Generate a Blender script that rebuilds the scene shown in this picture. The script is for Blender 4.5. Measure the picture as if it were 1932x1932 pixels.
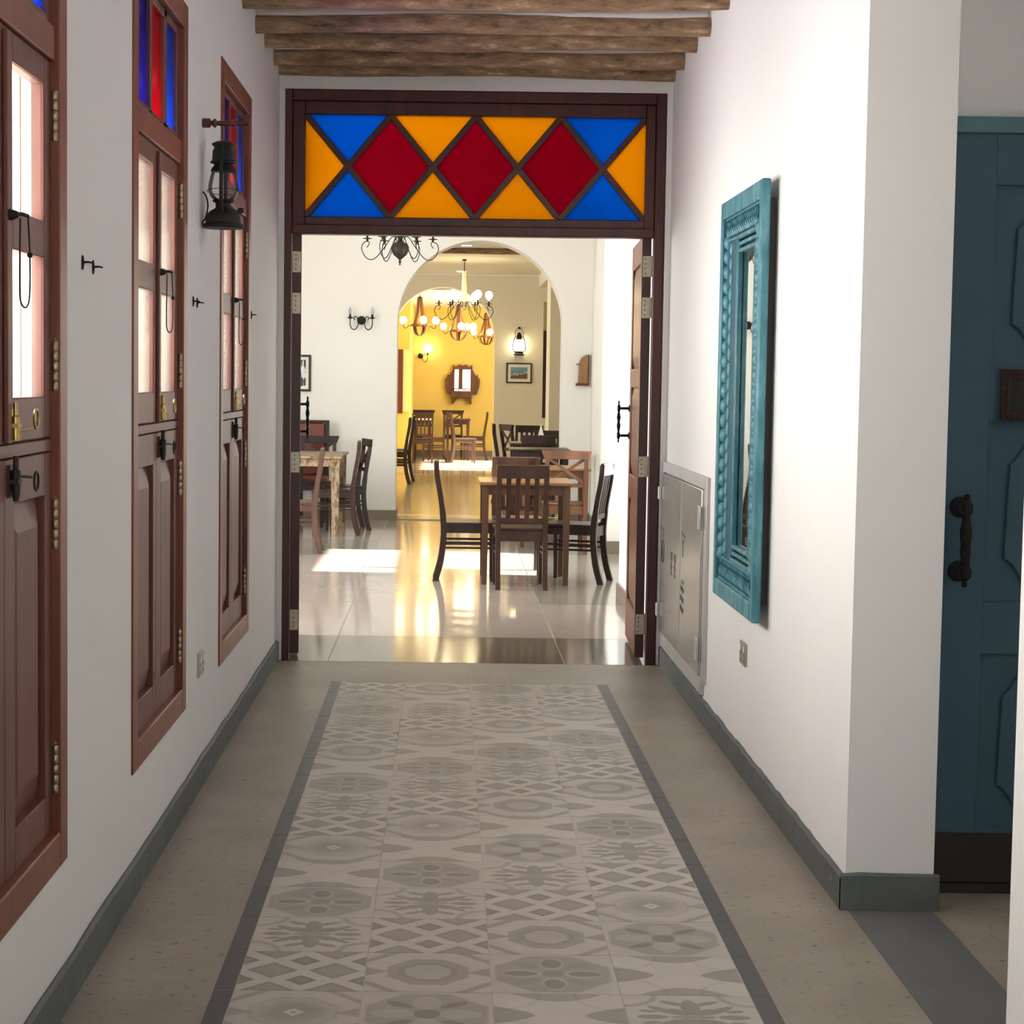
import bpy, math, random
from mathutils import Matrix, Vector
random.seed(7)
S = bpy.context.scene
COL = S.collection
for o in list(bpy.data.objects):
    bpy.data.objects.remove(o)

# ------------------------------------------------------------------ camera
PITCH = math.atan(248 / 3562.0)
ROLL = 0.0132
cam_d = bpy.data.cameras.new('camera')
cam = bpy.data.objects.new('camera', cam_d)
COL.objects.link(cam)
cam_d.sensor_fit = 'HORIZONTAL'
cam_d.sensor_width = 36.0
cam_d.lens = 3562.0 / 1932.0 * 36.0
cam_d.shift_x = (966 - 840) / 1932.0
cam_d.clip_start = 0.05
cam_d.clip_end = 300
fwd = Vector((0, math.cos(PITCH), -math.sin(PITCH)))
r0 = Vector((1, 0, 0))
u0 = Vector((0, math.sin(PITCH), math.cos(PITCH)))
rr = r0 * math.cos(ROLL) + u0 * math.sin(ROLL)
uu = u0 * math.cos(ROLL) - r0 * math.sin(ROLL)
cam.matrix_world = Matrix(((rr.x, uu.x, -fwd.x, 0), (rr.y, uu.y, -fwd.y, 0), (rr.z, uu.z, -fwd.z, 1.425), (0, 0, 0, 1)))
S.camera = cam

# ------------------------------------------------------------------ exposure, sky, sun, daylight, added fill lamps
vs = S.view_settings
S.display_settings.display_device = 'sRGB'
vs.view_transform = 'Standard'
vs.look = 'None'
vs.gamma = 1.0
vs.use_curve_mapping = False
vs.exposure = 0.12
S.cycles.max_bounces = 10
S.cycles.diffuse_bounces = 6
S.cycles.glossy_bounces = 5
S.cycles.transmission_bounces = 6
S.cycles.transparent_max_bounces = 16
S.cycles.caustics_reflective = False
S.cycles.caustics_refractive = False
S.cycles.sample_clamp_indirect = 6.0

W = bpy.data.worlds.new('sky')
S.world = W
W.use_nodes = True
wn = W.node_tree
sky = wn.nodes.new('ShaderNodeTexSky')
sky.sky_type = 'NISHITA'
sky.sun_disc = False
sky.sun_elevation = math.radians(39)
sky.sun_rotation = math.radians(95)
bg = wn.nodes['Background']
wn.links.new(sky.outputs[0], bg.inputs[0])
bg.inputs[1].default_value = 0.25


def lamp(name, kind, loc, direction, energy, color=(1, 1, 1), size=(1, 1), spread=180, radius=0.05):
    d = bpy.data.lights.new(name, kind)
    d.energy = energy
    d.color = color
    if kind == 'AREA':
        d.shape = 'RECTANGLE'
        d.size, d.size_y = size
        d.spread = math.radians(spread)
    elif kind == 'SUN':
        d.angle = math.radians(0.9)
    else:
        d.shadow_soft_size = radius
    o = bpy.data.objects.new(name, d)
    o.location = loc
    if kind in ('AREA', 'SUN'):
        o.rotation_euler = Vector(direction).to_track_quat('-Z', 'Y').to_euler()
    COL.objects.link(o)
    return o


SUN_DIR = (-1, 0.08, -0.81)
lamp('sun', 'SUN', (20, 10, 20), SUN_DIR, 38.0, (1.0, 0.94, 0.84))
DAY = (0.95, 0.97, 1.0)
# daylight entering through the three corridor windows; added fill at corridor end and lobby
for yc in (3.685, 5.625, 7.595):
    lamp('window_daylight', 'AREA', (-1.085, yc, 1.90), (1, 0, 0.08), 72.0, DAY, (0.90, 1.15), 130)
lamp('corridor_end_daylight', 'AREA', (0.13, -2.9, 1.7), (0, 1, 0), 33.0, (1, 0.98, 0.95), (1.7, 2.2))
lamp('lobby_daylight', 'AREA', (2.95, 3.9, 1.7), (-1, 0.1, 0), 6.0, (1, 0.96, 0.9), (1.4, 1.6))
# dining room: glazed bay on one side, an added fill lamp on the unseen other
lamp('bay_daylight', 'AREA', (1.95, 14.2, 1.6), (-1, 0, -0.15), 120.0, DAY, (2.2, 2.0))
lamp('dining_daylight', 'AREA', (-3.75, 13.2, 1.8), (1, 0, -0.1), 290.0, (1, 0.99, 0.97), (3.6, 1.9))
lamp('lounge_daylight', 'AREA', (-4.6, 24.0, 1.7), (1, 0, -0.1), 170.0, (1, 0.95, 0.85), (2.4, 1.6))  # added lamp outside an opening in the unseen lounge wall
lamp('yellow_room_daylight', 'AREA', (2.62, 31.5, 1.8), (-1, 0, -0.1), 120.0, (1, 0.97, 0.92), (3.2, 1.5))


# ------------------------------------------------------------------ node helpers
class X:
    """a node socket (or number) that builds Math nodes when combined"""
    nt = None

    def __init__(s, v): s.v = v

    @staticmethod
    def op(name, *a, clamp=False):
        n = X.nt.nodes.new('ShaderNodeMath')
        n.operation = name
        n.use_clamp = clamp
        for i, q in enumerate(a):
            q = q.v if isinstance(q, X) else q
            if isinstance(q, (int, float)):
                n.inputs[i].default_value = q
            else:
                X.nt.links.new(q, n.inputs[i])
        return X(n.outputs[0])

    def __add__(s, o): return X.op('ADD', s, o)
    __radd__ = __add__
    def __sub__(s, o): return X.op('SUBTRACT', s, o)
    def __rsub__(s, o): return X.op('SUBTRACT', o, s)
    def __mul__(s, o): return X.op('MULTIPLY', s, o)
    __rmul__ = __mul__
    def __truediv__(s, o): return X.op('DIVIDE', s, o)
    def __pow__(s, o): return X.op('POWER', s, o)


def xabs(a): return X.op('ABSOLUTE', a)
def xmax(a, b): return X.op('MAXIMUM', a, b)
def xmin(a, b): return X.op('MINIMUM', a, b)
def xfrac(a): return X.op('FRACT', a)
def xfloor(a): return X.op('FLOOR', a)
def xsqrt(a): return X.op('SQRT', a)


def below(a, t, w=0.03):
    """1 where a < t with a soft edge"""
    return X.op('MULTIPLY_ADD', a, -1.0 / w, t / w + 0.5, clamp=True)


def new_mat(name):
    m = bpy.data.materials.new(name)
    m.use_nodes = True
    nt = m.node_tree
    return m, nt, nt.nodes['Principled BSDF']


def coords(nt, scale=(1, 1, 1), kind='Object'):
    tc = nt.nodes.new('ShaderNodeTexCoord')
    mp = nt.nodes.new('ShaderNodeMapping')
    mp.inputs['Scale'].default_value = scale
    nt.links.new(tc.outputs[kind], mp.inputs[0])
    return mp.outputs[0]


def noise(nt, vec, scale, detail=4, rough=0.55):
    n = nt.nodes.new('ShaderNodeTexNoise')
    n.inputs['Scale'].default_value = scale
    n.inputs['Detail'].default_value = detail
    n.inputs['Roughness'].default_value = rough
    nt.links.new(vec, n.inputs['Vector'])
    return n.outputs['Fac']


def ramp(nt, fac, stops):
    r = nt.nodes.new('ShaderNodeValToRGB')
    e = r.color_ramp.elements
    e[0].position, e[0].color = stops[0][0], (*stops[0][1], 1)
    e[1].position, e[1].color = stops[-1][0], (*stops[-1][1], 1)
    for p, c in stops[1:-1]:
        q = e.new(p)
        q.color = (*c, 1)
    nt.links.new(fac.v if isinstance(fac, X) else fac, r.inputs[0])
    return r.outputs[0]


def bump(nt, b, height, strength, dist=0.01):
    n = nt.nodes.new('ShaderNodeBump')
    n.inputs['Strength'].default_value = strength
    n.inputs['Distance'].default_value = dist
    nt.links.new(height, n.inputs['Height'])
    nt.links.new(n.outputs[0], b.inputs['Normal'])


def srgb(r, g, b):
    f = lambda c: (c / 255 / 12.92) if c / 255 <= 0.04045 else ((c / 255 + 0.055) / 1.055) ** 2.4
    return (f(r), f(g), f(b))


def scl(c, k): return tuple(min(1, q * k) for q in c)


def plain(name, c, rough=0.5, metal=0.0, var=0.12, scale=12.0, bmp=0.0, spec=0.5, coat=0.0):
    m, nt, b = new_mat(name)
    v = coords(nt)
    f = noise(nt, v, scale)
    nt.links.new(ramp(nt, f, [(0.3, scl(c, 1 - var)), (0.7, scl(c, 1 + var))]), b.inputs['Base Color'])
    b.inputs['Roughness'].default_value = rough
    b.inputs['Metallic'].default_value = metal
    b.inputs['Specular IOR Level'].default_value = spec
    if coat:
        b.inputs['Coat Weight'].default_value = coat
        b.inputs['Coat Roughness'].default_value = 0.15
    if bmp:
        bump(nt, b, noise(nt, v, scale * 3), bmp)
    return m


def wood(name, c1, c2, axis='z', rough=0.4, scale=14.0, bmp=0.15, extra=None, spec=0.4):
    m, nt, b = new_mat(name)
    s = {'x': (0.08, 1, 1), 'y': (1, 0.08, 1), 'z': (1, 1, 0.08)}[axis]
    v = coords(nt, s)
    f = noise(nt, v, scale, 6, 0.6)
    stops = [(0.3, c1), (0.68, c2)]
    if extra:
        stops.append((0.8, extra))
    nt.links.new(ramp(nt, f, stops), b.inputs['Base Color'])
    b.inputs['Roughness'].default_value = rough
    b.inputs['Specular IOR Level'].default_value = spec
    bump(nt, b, noise(nt, v, scale * 3, 3), bmp, 0.004)
    return m


def emit(name, c, strength):
    m = bpy.data.materials.new(name)
    m.use_nodes = True
    nt = m.node_tree
    nt.nodes.clear()
    o = nt.nodes.new('ShaderNodeOutputMaterial')
    e = nt.nodes.new('ShaderNodeEmission')
    e.inputs[0].default_value = (*c, 1)
    e.inputs[1].default_value = strength
    nt.links.new(e.outputs[0], o.inputs[0])
    return m


def glass(name, c, clear=0.85, gloss=0.08, bmp=0.0, trans=None):
    """thin tinted pane: tinted see-through, some scattering, surface gloss"""
    m = bpy.data.materials.new(name)
    m.use_nodes = True
    nt = m.node_tree
    nt.nodes.clear()
    o = nt.nodes.new('ShaderNodeOutputMaterial')
    t = nt.nodes.new('ShaderNodeBsdfTransparent')
    t.inputs[0].default_value = (*c, 1)
    s = nt.nodes.new('ShaderNodeBsdfTranslucent')
    s.inputs[0].default_value = (*(trans or c), 1)
    g = nt.nodes.new('ShaderNodeBsdfGlossy')
    g.inputs['Roughness'].default_value = 0.15
    m1 = nt.nodes.new('ShaderNodeMixShader')
    m1.inputs[0].default_value = clear
    nt.links.new(s.outputs[0], m1.inputs[1])
    nt.links.new(t.outputs[0], m1.inputs[2])
    m2 = nt.nodes.new('ShaderNodeMixShader')
    fr = nt.nodes.new('ShaderNodeLayerWeight')
    fr.inputs[0].default_value = gloss
    nt.links.new(fr.outputs['Fresnel'], m2.inputs[0])
    nt.links.new(m1.outputs[0], m2.inputs[1])
    nt.links.new(g.outputs[0], m2.inputs[2])
    if bmp:
        v = coords(nt)
        bn = nt.nodes.new('ShaderNodeBump')
        bn.inputs['Strength'].default_value = bmp
        bn.inputs['Distance'].default_value = 0.003
        nt.links.new(noise(nt, v, 90, 3), bn.inputs['Height'])
        nt.links.new(bn.outputs[0], g.inputs['Normal'])
        nt.links.new(bn.outputs[0], s.inputs['Normal'])
    nt.links.new(m2.outputs[0], o.inputs[0])
    return m


# ------------------------------------------------------------------ materials
M = {}
def wall_paint(name, c, rough=0.75):
    m, nt, b = new_mat(name)
    v = coords(nt)
    nt.links.new(ramp(nt, noise(nt, v, 1.6, 4), [(0.3, scl(c, 0.97)), (0.7, c)]), b.inputs['Base Color'])
    b.inputs['Roughness'].default_value = rough
    b.inputs['Specular IOR Level'].default_value = 0.25
    bump(nt, b, noise(nt, v, 5.0, 6), 0.12, 0.02)
    return m


M['plaster'] = wall_paint('white_plaster', (0.80, 0.80, 0.79))
M['dining_plaster'] = wall_paint('cream_white_plaster', (0.85, 0.84, 0.795))
M['olive'] = wall_paint('beige_plaster', (0.71, 0.67, 0.55))
M['yellow'] = wall_paint('yellow_plaster', (0.76, 0.575, 0.15))
M['ceil'] = wall_paint('ceiling_plaster', (0.82, 0.82, 0.80))
M['red_wood'] = wood('red_brown_wood', srgb(84, 46, 40), srgb(104, 58, 48), 'z', 0.42)
M['frame_wood'] = wood('orange_brown_frame_wood', srgb(98, 50, 36), srgb(124, 66, 46), 'z', 0.38)
M['door_wood'] = wood('dark_mahogany', srgb(56, 24, 22), srgb(78, 34, 29), 'z', 0.36)
M['leaf_wood'] = wood('door_leaf_wood', srgb(96, 48, 36), srgb(124, 68, 50), 'z', 0.3)
M['dark_wood'] = wood('dark_chair_wood', srgb(32, 20, 17), srgb(54, 34, 28), 'z', 0.35)
M['mid_wood'] = wood('brown_chair_wood', srgb(48, 30, 23), srgb(70, 45, 34), 'z', 0.35)
M['tan_wood'] = wood('orange_brown_chair_wood', srgb(72, 48, 32), srgb(98, 66, 46), 'z', 0.35)
M['rose_wood'] = wood('rosy_worn_chair_wood', srgb(66, 46, 38), srgb(90, 66, 54), 'z', 0.35)
M['top_wood'] = wood('honey_table_wood', srgb(124, 86, 52), srgb(156, 114, 72), 'x', 0.22)
M['leg_wood'] = wood('table_leg_wood', srgb(76, 50, 32), srgb(104, 70, 46), 'z', 0.35)
M['worn_wood'] = wood('worn_painted_wood', srgb(88, 64, 44), srgb(146, 126, 98), 'z', 0.5, 34.0, 0.3, srgb(84, 60, 42))
m, nt, b = new_mat('flaking_painted_wood')
nt.links.new(ramp(nt, noise(nt, coords(nt, (1, 1, 0.45)), 16, 7, 0.7), [(0.34, srgb(66, 46, 32)), (0.44, srgb(120, 92, 62)), (0.52, srgb(168, 150, 120)), (0.6, srgb(112, 84, 56)), (0.72, srgb(150, 132, 104))]), b.inputs['Base Color'])
b.inputs['Roughness'].default_value = 0.5
M['worn_wood'] = m
M['shelf_wood'] = wood('carved_shelf_wood', srgb(78, 46, 24), srgb(110, 70, 40), 'z', 0.4)
M['plaque_wood'] = wood('plaque_wood', srgb(128, 92, 62), srgb(156, 118, 84), 'z', 0.5)
M['copper_wood'] = wood('copper_brown_bands', srgb(96, 58, 34), srgb(130, 84, 54), 'z', 0.35)
M['pale_board'] = None
M['iron'] = plain('black_iron', (0.010, 0.010, 0.010), 0.55, 0.0, 0.3, 30, 0.0, 0.25)
M['dark_bronze'] = plain('dark_bronze', (0.020, 0.013, 0.010), 0.5, 0.0, 0.3, 40, 0.0, 0.3)
M['old_brass'] = plain('aged_brass', (0.34, 0.28, 0.18), 0.38, 0.85, 0.3, 60)
M['bright_brass'] = plain('brass', (0.42, 0.29, 0.10), 0.3, 0.9, 0.25, 60)
M['hinge_steel'] = plain('brushed_hinge_plate', (0.42, 0.38, 0.30), 0.4, 0.7, 0.15, 50)
M['steel'] = plain('brushed_steel', (0.58, 0.57, 0.56), 0.26, 0.92, 0.06, 3)
M['steel_frame'] = plain('grey_painted_steel', (0.50, 0.49, 0.48), 0.4, 0.5, 0.06, 6)
M['white_plastic'] = plain('white_plastic', (0.82, 0.82, 0.82), 0.4, 0, 0.03)
M['nickel'] = plain('satin_nickel_plate', (0.40, 0.37, 0.32), 0.35, 0.8, 0.1, 20)
M['black'] = plain('black_paint', (0.012, 0.012, 0.012), 0.5)
M['charcoal'] = plain('charcoal_marking', (0.05, 0.05, 0.05), 0.6)
M['teal_door'] = plain('deep_teal_paint', srgb(56, 88, 105), 0.55, 0, 0.05, 4)
M['teal_trim'] = plain('grey_teal_paint', srgb(84, 120, 128), 0.55, 0, 0.08, 8)
M['shutter_yellow'] = plain('pale_yellow_paint', (0.85, 0.76, 0.34), 0.5, 0, 0.04)  # yellow reveal coloured paler to imitate window light on it
M['kick'] = plain('dark_kick_board', (0.022, 0.016, 0.012), 0.5, 0, 0.3, 10)
M['concrete'] = plain('grey_green_cement', srgb(86, 92, 89), 0.7, 0, 0.14, 9, 0.3)
M['stone_base'] = plain('taupe_stone', srgb(128, 116, 102), 0.4, 0, 0.08, 8)
M['slate'] = plain('slate_grey_cement', srgb(92, 94, 96), 0.55, 0, 0.12, 5, 0.1)
M['border'] = plain('charcoal_tile', srgb(66, 66, 70), 0.45, 0, 0.08, 18)
M['grout'] = plain('pale_grout', srgb(176, 172, 164), 0.8)
M['leather'] = plain('red_brown_leather', srgb(112, 56, 42), 0.42, 0, 0.15, 14)
M['candle'] = plain('ivory_candle_stem', (0.82, 0.74, 0.55), 0.5, 0, 0.05)
M['paper'] = plain('white_paper', (0.84, 0.84, 0.82), 0.7, 0, 0.03)
M['mat_board'] = plain('cream_mat_board', (0.80, 0.78, 0.68), 0.7, 0, 0.03)
M['linen'] = plain('white_linen', (0.85, 0.84, 0.80), 0.8, 0, 0.04)
M['terrace'] = plain('outdoor_paving', (0.5, 0.46, 0.40), 0.8, 0, 0.1, 2)
M['clear'] = glass('clear_glass', (0.96, 0.97, 0.96), 0.97, 0.25)
M['pane'] = glass('window_glass', (0.97, 0.95, 0.90), 0.995, 0.02)
M['blue_g'] = glass('blue_glass', (0.008, 0.26, 0.70), 0.45, 0.06, 0.6, (0.006, 0.21, 0.60))
M['red_g'] = glass('red_glass', (0.46, 0.010, 0.085), 0.45, 0.06, 0.6, (0.38, 0.008, 0.07))
M['yel_g'] = glass('amber_glass', (0.82, 0.46, 0.02), 0.45, 0.06, 0.6, (0.72, 0.40, 0.015))
M['blue_w'] = glass('blue_window_glass', (0.07, 0.27, 0.98), 0.9, 0.06)
M['violet_w'] = glass('violet_window_glass', (0.14, 0.10, 0.60), 0.9, 0.06)
M['red_w'] = glass('red_window_glass', (0.70, 0.012, 0.085), 0.9, 0.06)
M['bulb'] = emit('warm_bulb', (1.0, 0.80, 0.46), 26.0)
M['lamp_disc'] = emit('downlight_glow', (1.0, 0.86, 0.62), 9.0)
M['dead_bulb'] = glass('unlit_bulb_glass', (0.93, 0.93, 0.93), 0.7, 0.3)

m, nt, b = new_mat('silvered_mirror')
b.inputs['Base Color'].default_value = (0.88, 0.9, 0.86, 1)
b.inputs['Metallic'].default_value = 1.0
b.inputs['Roughness'].default_value = 0.01
M['mirror'] = m
M['lining_0'] = wood('pale_lining_wood', (0.66, 0.62, 0.52), (0.80, 0.77, 0.68), 'z', 0.6, 30.0, 0.0)
M['lining_1'] = wood('pinkish_lining_wood', (0.54, 0.48, 0.38), (0.72, 0.66, 0.54), 'z', 0.6, 30.0, 0.0)

# pale boards of the shutters behind the corridor windows, daylight put in as emission
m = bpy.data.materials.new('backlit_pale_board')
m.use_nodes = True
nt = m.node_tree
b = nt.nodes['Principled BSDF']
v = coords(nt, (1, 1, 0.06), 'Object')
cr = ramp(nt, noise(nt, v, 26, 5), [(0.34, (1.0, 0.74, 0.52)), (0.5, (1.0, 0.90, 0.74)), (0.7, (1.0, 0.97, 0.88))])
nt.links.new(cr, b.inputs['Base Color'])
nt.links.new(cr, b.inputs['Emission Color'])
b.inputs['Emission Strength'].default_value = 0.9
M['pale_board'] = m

# weathered teal of the carved mirror frame
m, nt, b = new_mat('weathered_teal_paint')
v = coords(nt)
f1 = noise(nt, coords(nt, (1, 1, 0.25)), 22, 6, 0.65)
nt.links.new(ramp(nt, f1, [(0.28, srgb(30, 82, 96)), (0.5, srgb(60, 122, 136)), (0.72, srgb(110, 162, 172))]), b.inputs['Base Color'])
b.inputs['Roughness'].default_value = 0.5
bump(nt, b, noise(nt, v, 70, 4), 0.35, 0.004)
M['teal'] = m

m, nt, b = new_mat('grimy_recess_teal_paint')  # darker teal for the sunken carved band
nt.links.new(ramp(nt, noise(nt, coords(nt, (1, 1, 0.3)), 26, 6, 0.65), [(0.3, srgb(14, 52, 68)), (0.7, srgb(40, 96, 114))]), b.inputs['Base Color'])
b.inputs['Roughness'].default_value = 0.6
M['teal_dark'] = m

# rough log bark
m, nt, b = new_mat('weathered_log')
v = coords(nt, (0.3, 1, 1))
f1 = noise(nt, v, 24, 8, 0.72)
nt.links.new(ramp(nt, f1, [(0.30, srgb(54, 38, 28)), (0.42, srgb(124, 98, 73)), (0.56, srgb(154, 126, 96)), (0.68, srgb(206, 182, 150))]), b.inputs['Base Color'])
b.inputs['Roughness'].default_value = 0.8
bump(nt, b, f1, 0.7, 0.02)
M['log'] = m

# terrazzo-like cement floor with dark pits
m, nt, b = new_mat('pitted_cement_floor')
v = coords(nt)
base = ramp(nt, noise(nt, v, 2.2, 6), [(0.3, srgb(128, 120, 108)), (0.7, srgb(152, 143, 130))])
pit = noise(nt, v, 38, 5, 0.62)
fine = noise(nt, v, 160, 3, 0.6)
mx = nt.nodes.new('ShaderNodeMixRGB')
mx.blend_type = 'MIX'
pf = ramp(nt, pit, [(0.60, (0, 0, 0)), (0.68, (1, 1, 1))])
nt.links.new(pf, mx.inputs[0])
nt.links.new(base, mx.inputs[1])
mx.inputs[2].default_value = (*srgb(84, 78, 70), 1)
mx2 = nt.nodes.new('ShaderNodeMixRGB')
mx2.blend_type = 'MULTIPLY'
mx2.inputs[0].default_value = 0.35
nt.links.new(mx.outputs[0], mx2.inputs[1])
nt.links.new(ramp(nt, fine, [(0.35, (0.72, 0.72, 0.72)), (0.6, (1, 1, 1))]), mx2.inputs[2])
nt.links.new(mx2.outputs[0], b.inputs['Base Color'])
b.inputs['Roughness'].default_value = 0.42
bump(nt, b, pit, 0.12, 0.01)
M['cement'] = m


def polished(name, c, rough=0.1):
    m, nt, b = new_mat(name)
    v = coords(nt)
    nt.links.new(ramp(nt, noise(nt, v, 1.7, 6), [(0.3, scl(c, 0.93)), (0.7, scl(c, 1.05))]), b.inputs['Base Color'])
    b.inputs['Roughness'].default_value = rough
    b.inputs['Specular IOR Level'].default_value = 0.55
    bump(nt, b, noise(nt, v, 5.5, 4), 0.05, 0.01)
    return m


M['polish_light'] = polished('polished_pale_floor', srgb(180, 168, 158), 0.1)
M['polish_grey'] = polished('polished_grey_floor', srgb(150, 146, 134), 0.14)
M['polish_dark'] = polished('polished_olive_floor', srgb(118, 112, 98), 0.12)
M['polish_tan'] = polished('polished_tan_floor', srgb(176, 156, 122), 0.16)  # pale floor tinted tan to imitate the yellow wall's reflection
M['joint'] = plain('floor_joint', srgb(196, 192, 184), 0.6)


# patterned cement tiles: one procedural print for each motif
def tile_mat(name, fn):
    m, nt, b = new_mat(name)
    X.nt = nt
    tc = nt.nodes.new('ShaderNodeTexCoord')
    sp = nt.nodes.new('ShaderNodeSeparateXYZ')
    nt.links.new(tc.outputs['Object'], sp.inputs[0])
    wob = noise(nt, tc.outputs['Object'], 14, 3)
    dx = (X(wob) - 0.5) * 0.05
    x = X(sp.outputs[0]) * (1 / 0.149) + dx
    y = X(sp.outputs[1]) * (1 / 0.149) + dx
    t = fn(x, y, xabs(x), xabs(y))
    t = t + (X(noise(nt, tc.outputs['Object'], 9, 5)) - 0.5) * 0.35
    nt.links.new(ramp(nt, t, [(0.0, srgb(122, 117, 110)), (0.5, srgb(150, 145, 137)), (1.0, srgb(190, 184, 175))]), b.inputs['Base Color'])
    b.inputs['Roughness'].default_value = 0.48
    b.inputs['Specular IOR Level'].default_value = 0.4
    return m


def octd(ax, ay): return xmax(xmax(ax, ay), (ax + ay) * 0.72)
def ell(x, y, cx, cy, rx, ry, ang=0.0):
    c, s = math.cos(ang), math.sin(ang)
    u, w = x - cx, y - cy
    p = (u * c + w * s) * (1 / rx)
    q = (w * c - u * s) * (1 / ry)
    return p * p + q * q


def pt_target(x, y, ax, ay):
    o = octd(ax, ay)
    t = 0.82 - 0.42 * below(o, 0.5, 0.5) - 0.14 * below(xabs(o - 0.66), 0.03, 0.04)
    t = t - 0.4 * below(xabs(ax + ay - 1.5), 0.09, 0.12)
    t = t - 0.35 * below((1.0 - ax) * 2.4 + ay * 4.0, 0.9, 0.3)
    di = ax + ay * 0.9
    return t + 0.9 * below(di, 0.15, 0.04) - 0.8 * below(di, 0.06, 0.03)


def pt_oct(x, y, ax, ay):
    o = octd(ax, ay)
    t = 0.85 - 0.42 * below(o, 0.66, 0.03) - 0.2 * below(xabs(o - 0.42), 0.05, 0.05) + 0.22 * below(o, 0.38, 0.06)
    t = t - 0.45 * below(xabs(ax + ay - 1.55), 0.1, 0.1)
    return t - 0.45 * below((1.0 - ax) * 2.2 + ay * 3.5, 0.8, 0.08)


def pt_lattice(x, y, ax, ay):
    u, w = x + y, x - y
    a, c = xabs(xfrac(u) - 0.5), xabs(xfrac(w) - 0.5)
    ch = xmax(a, c)
    par = xfrac((xfloor(u) + xfloor(w)) * 0.5) * 2.0
    thr = 0.42 - 0.16 * par
    big = below(ch - thr, 0.0, 0.03)
    return 0.92 - big * (0.52 + 0.2 * par) - 0.18 * big * below(xabs(ch - thr + 0.06), 0.05, 0.06)


def pt_snow(x, y, ax, ay):
    sh = below(ell(ax, ay, 0.62, 0, 0.24, 0.1), 1, 0.3)
    sh = xmax(sh, below(xmax(ay * 6.0, ax - 0.05), 0.9 * 0.3 + 0.0, 0.1) * below(ax, 0.95, 0.03))
    sh = xmax(sh, below(ell(ax, ay, 0.0, 0.42, 0.15, 0.36), 1, 0.3))
    sh = xmax(sh, below(ell(ax, ay, 0.26, 0.62, 0.22, 0.07, 0.5), 1, 0.3))
    sh = xmax(sh, below(ell(ax, ay, 0.42, 0.3, 0.3, 0.085, 0.7), 1, 0.3))
    sh = xmax(sh, below(ell(ax, ay, 0.66, 0.26, 0.14, 0.06, 0.2), 1, 0.3))
    sh = xmax(sh, below(ell(ax, ay, 0.2, 0.22, 0.2, 0.1, 0.785), 1, 0.3))
    cr = below(xabs(xsqrt(ell(ax, ay, 1.0, 1.0, 1, 1)) - 0.5), 0.05, 0.1)
    return 0.86 - 0.6 * sh - 0.4 * cr


def pt_flower(x, y, ax, ay):
    t = 0.82 - 0.36 * below(octd(ax, ay), 0.93, 0.06)
    hal = below(ell(ax, ay, 0.5, 0, 0.32, 0.2), 1, 0.2) + below(ell(ax, ay, 0, 0.5, 0.2, 0.32), 1, 0.2)
    pet = below(ell(ax, ay, 0.52, 0, 0.27, 0.13), 1, 0.15) + below(ell(ax, ay, 0, 0.52, 0.17, 0.24), 1, 0.15)
    dia = below(ell(ax, ay, 0.42, 0.42, 0.24, 0.11, 0.6), 1, 0.3)
    return t + 0.2 * hal - 0.6 * pet - 0.16 * dia - 0.25 * below(ell(ax, ay, 0, 0, 0.17, 0.17), 1, 0.2)


def pt_bloom(x, y, ax, ay):
    t = 0.82 - 0.34 * below(octd(ax, ay), 0.93, 0.06)
    pet = below(ell(ax, ay, 0.5, 0, 0.34, 0.2), 1, 0.12) + below(ell(ax, ay, 0, 0.5, 0.22, 0.3), 1, 0.12)
    dia = below(ell(ax, ay, 0.42, 0.42, 0.24, 0.1, 0.6), 1, 0.2)
    return t + 0.16 * pet - 0.5 * dia - 0.75 * below(ell(ax, ay, 0, 0, 0.2, 0.2), 1, 0.15)


def pt_star(x, y, ax, ay):
    side = below((1.0 - ax) * (1 / 0.62) + ay * ay * 5.0 + ay * 0.6, 1.0, 0.05)
    cap = below((1.0 - ay) * (1 / 0.36) + ax * ax * 2.0, 1.0, 0.06)
    t = 0.95 - 0.55 * side - 0.45 * cap
    return t - 0.16 * below(xabs(xsqrt(ell(ax, ay, 1.0, 0.95, 1, 1)) - 0.72), 0.03, 0.05)


TM = {'T': tile_mat('target_motif_tile', pt_target), 'H': tile_mat('octagon_motif_tile', pt_oct),
      'D': tile_mat('lattice_motif_tile', pt_lattice), 'S': tile_mat('snowflake_motif_tile', pt_snow),
      'F': tile_mat('dark_petal_motif_tile', pt_flower), 'B': tile_mat('pale_petal_motif_tile', pt_bloom),
      'X': tile_mat('star_motif_tile', pt_star)}

# harbour photograph print and a dark brush print
m, nt, b = new_mat('harbour_print')
X.nt = nt
tc = nt.nodes.new('ShaderNodeTexCoord')
sp = nt.nodes.new('ShaderNodeSeparateXYZ')
nt.links.new(tc.outputs['Object'], sp.inputs[0])
px_, pz_ = X(sp.outputs[0]), X(sp.outputs[2])
nz = X(noise(nt, coords(nt, (1, 1, 2.2)), 22, 5))
h = pz_ * 5.0 + (nz - 0.5) * 0.9 + px_ * -0.8
nt.links.new(ramp(nt, h + 0.5, [(0.12, srgb(120, 84, 62)), (0.3, srgb(64, 60, 58)), (0.42, srgb(200, 205, 205)), (0.52, srgb(84, 128, 140)), (0.85, srgb(112, 160, 176))]), b.inputs['Base Color'])
b.inputs['Roughness'].default_value = 0.4
M['harbour'] = m
m, nt, b = new_mat('ink_print')
nz = noise(nt, coords(nt, (1.2, 1, 0.35)), 26, 5)
nt.links.new(ramp(nt, nz, [(0.46, (0.03, 0.03, 0.03)), (0.54, (0.75, 0.75, 0.73))]), b.inputs['Base Color'])
M['ink'] = m


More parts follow.
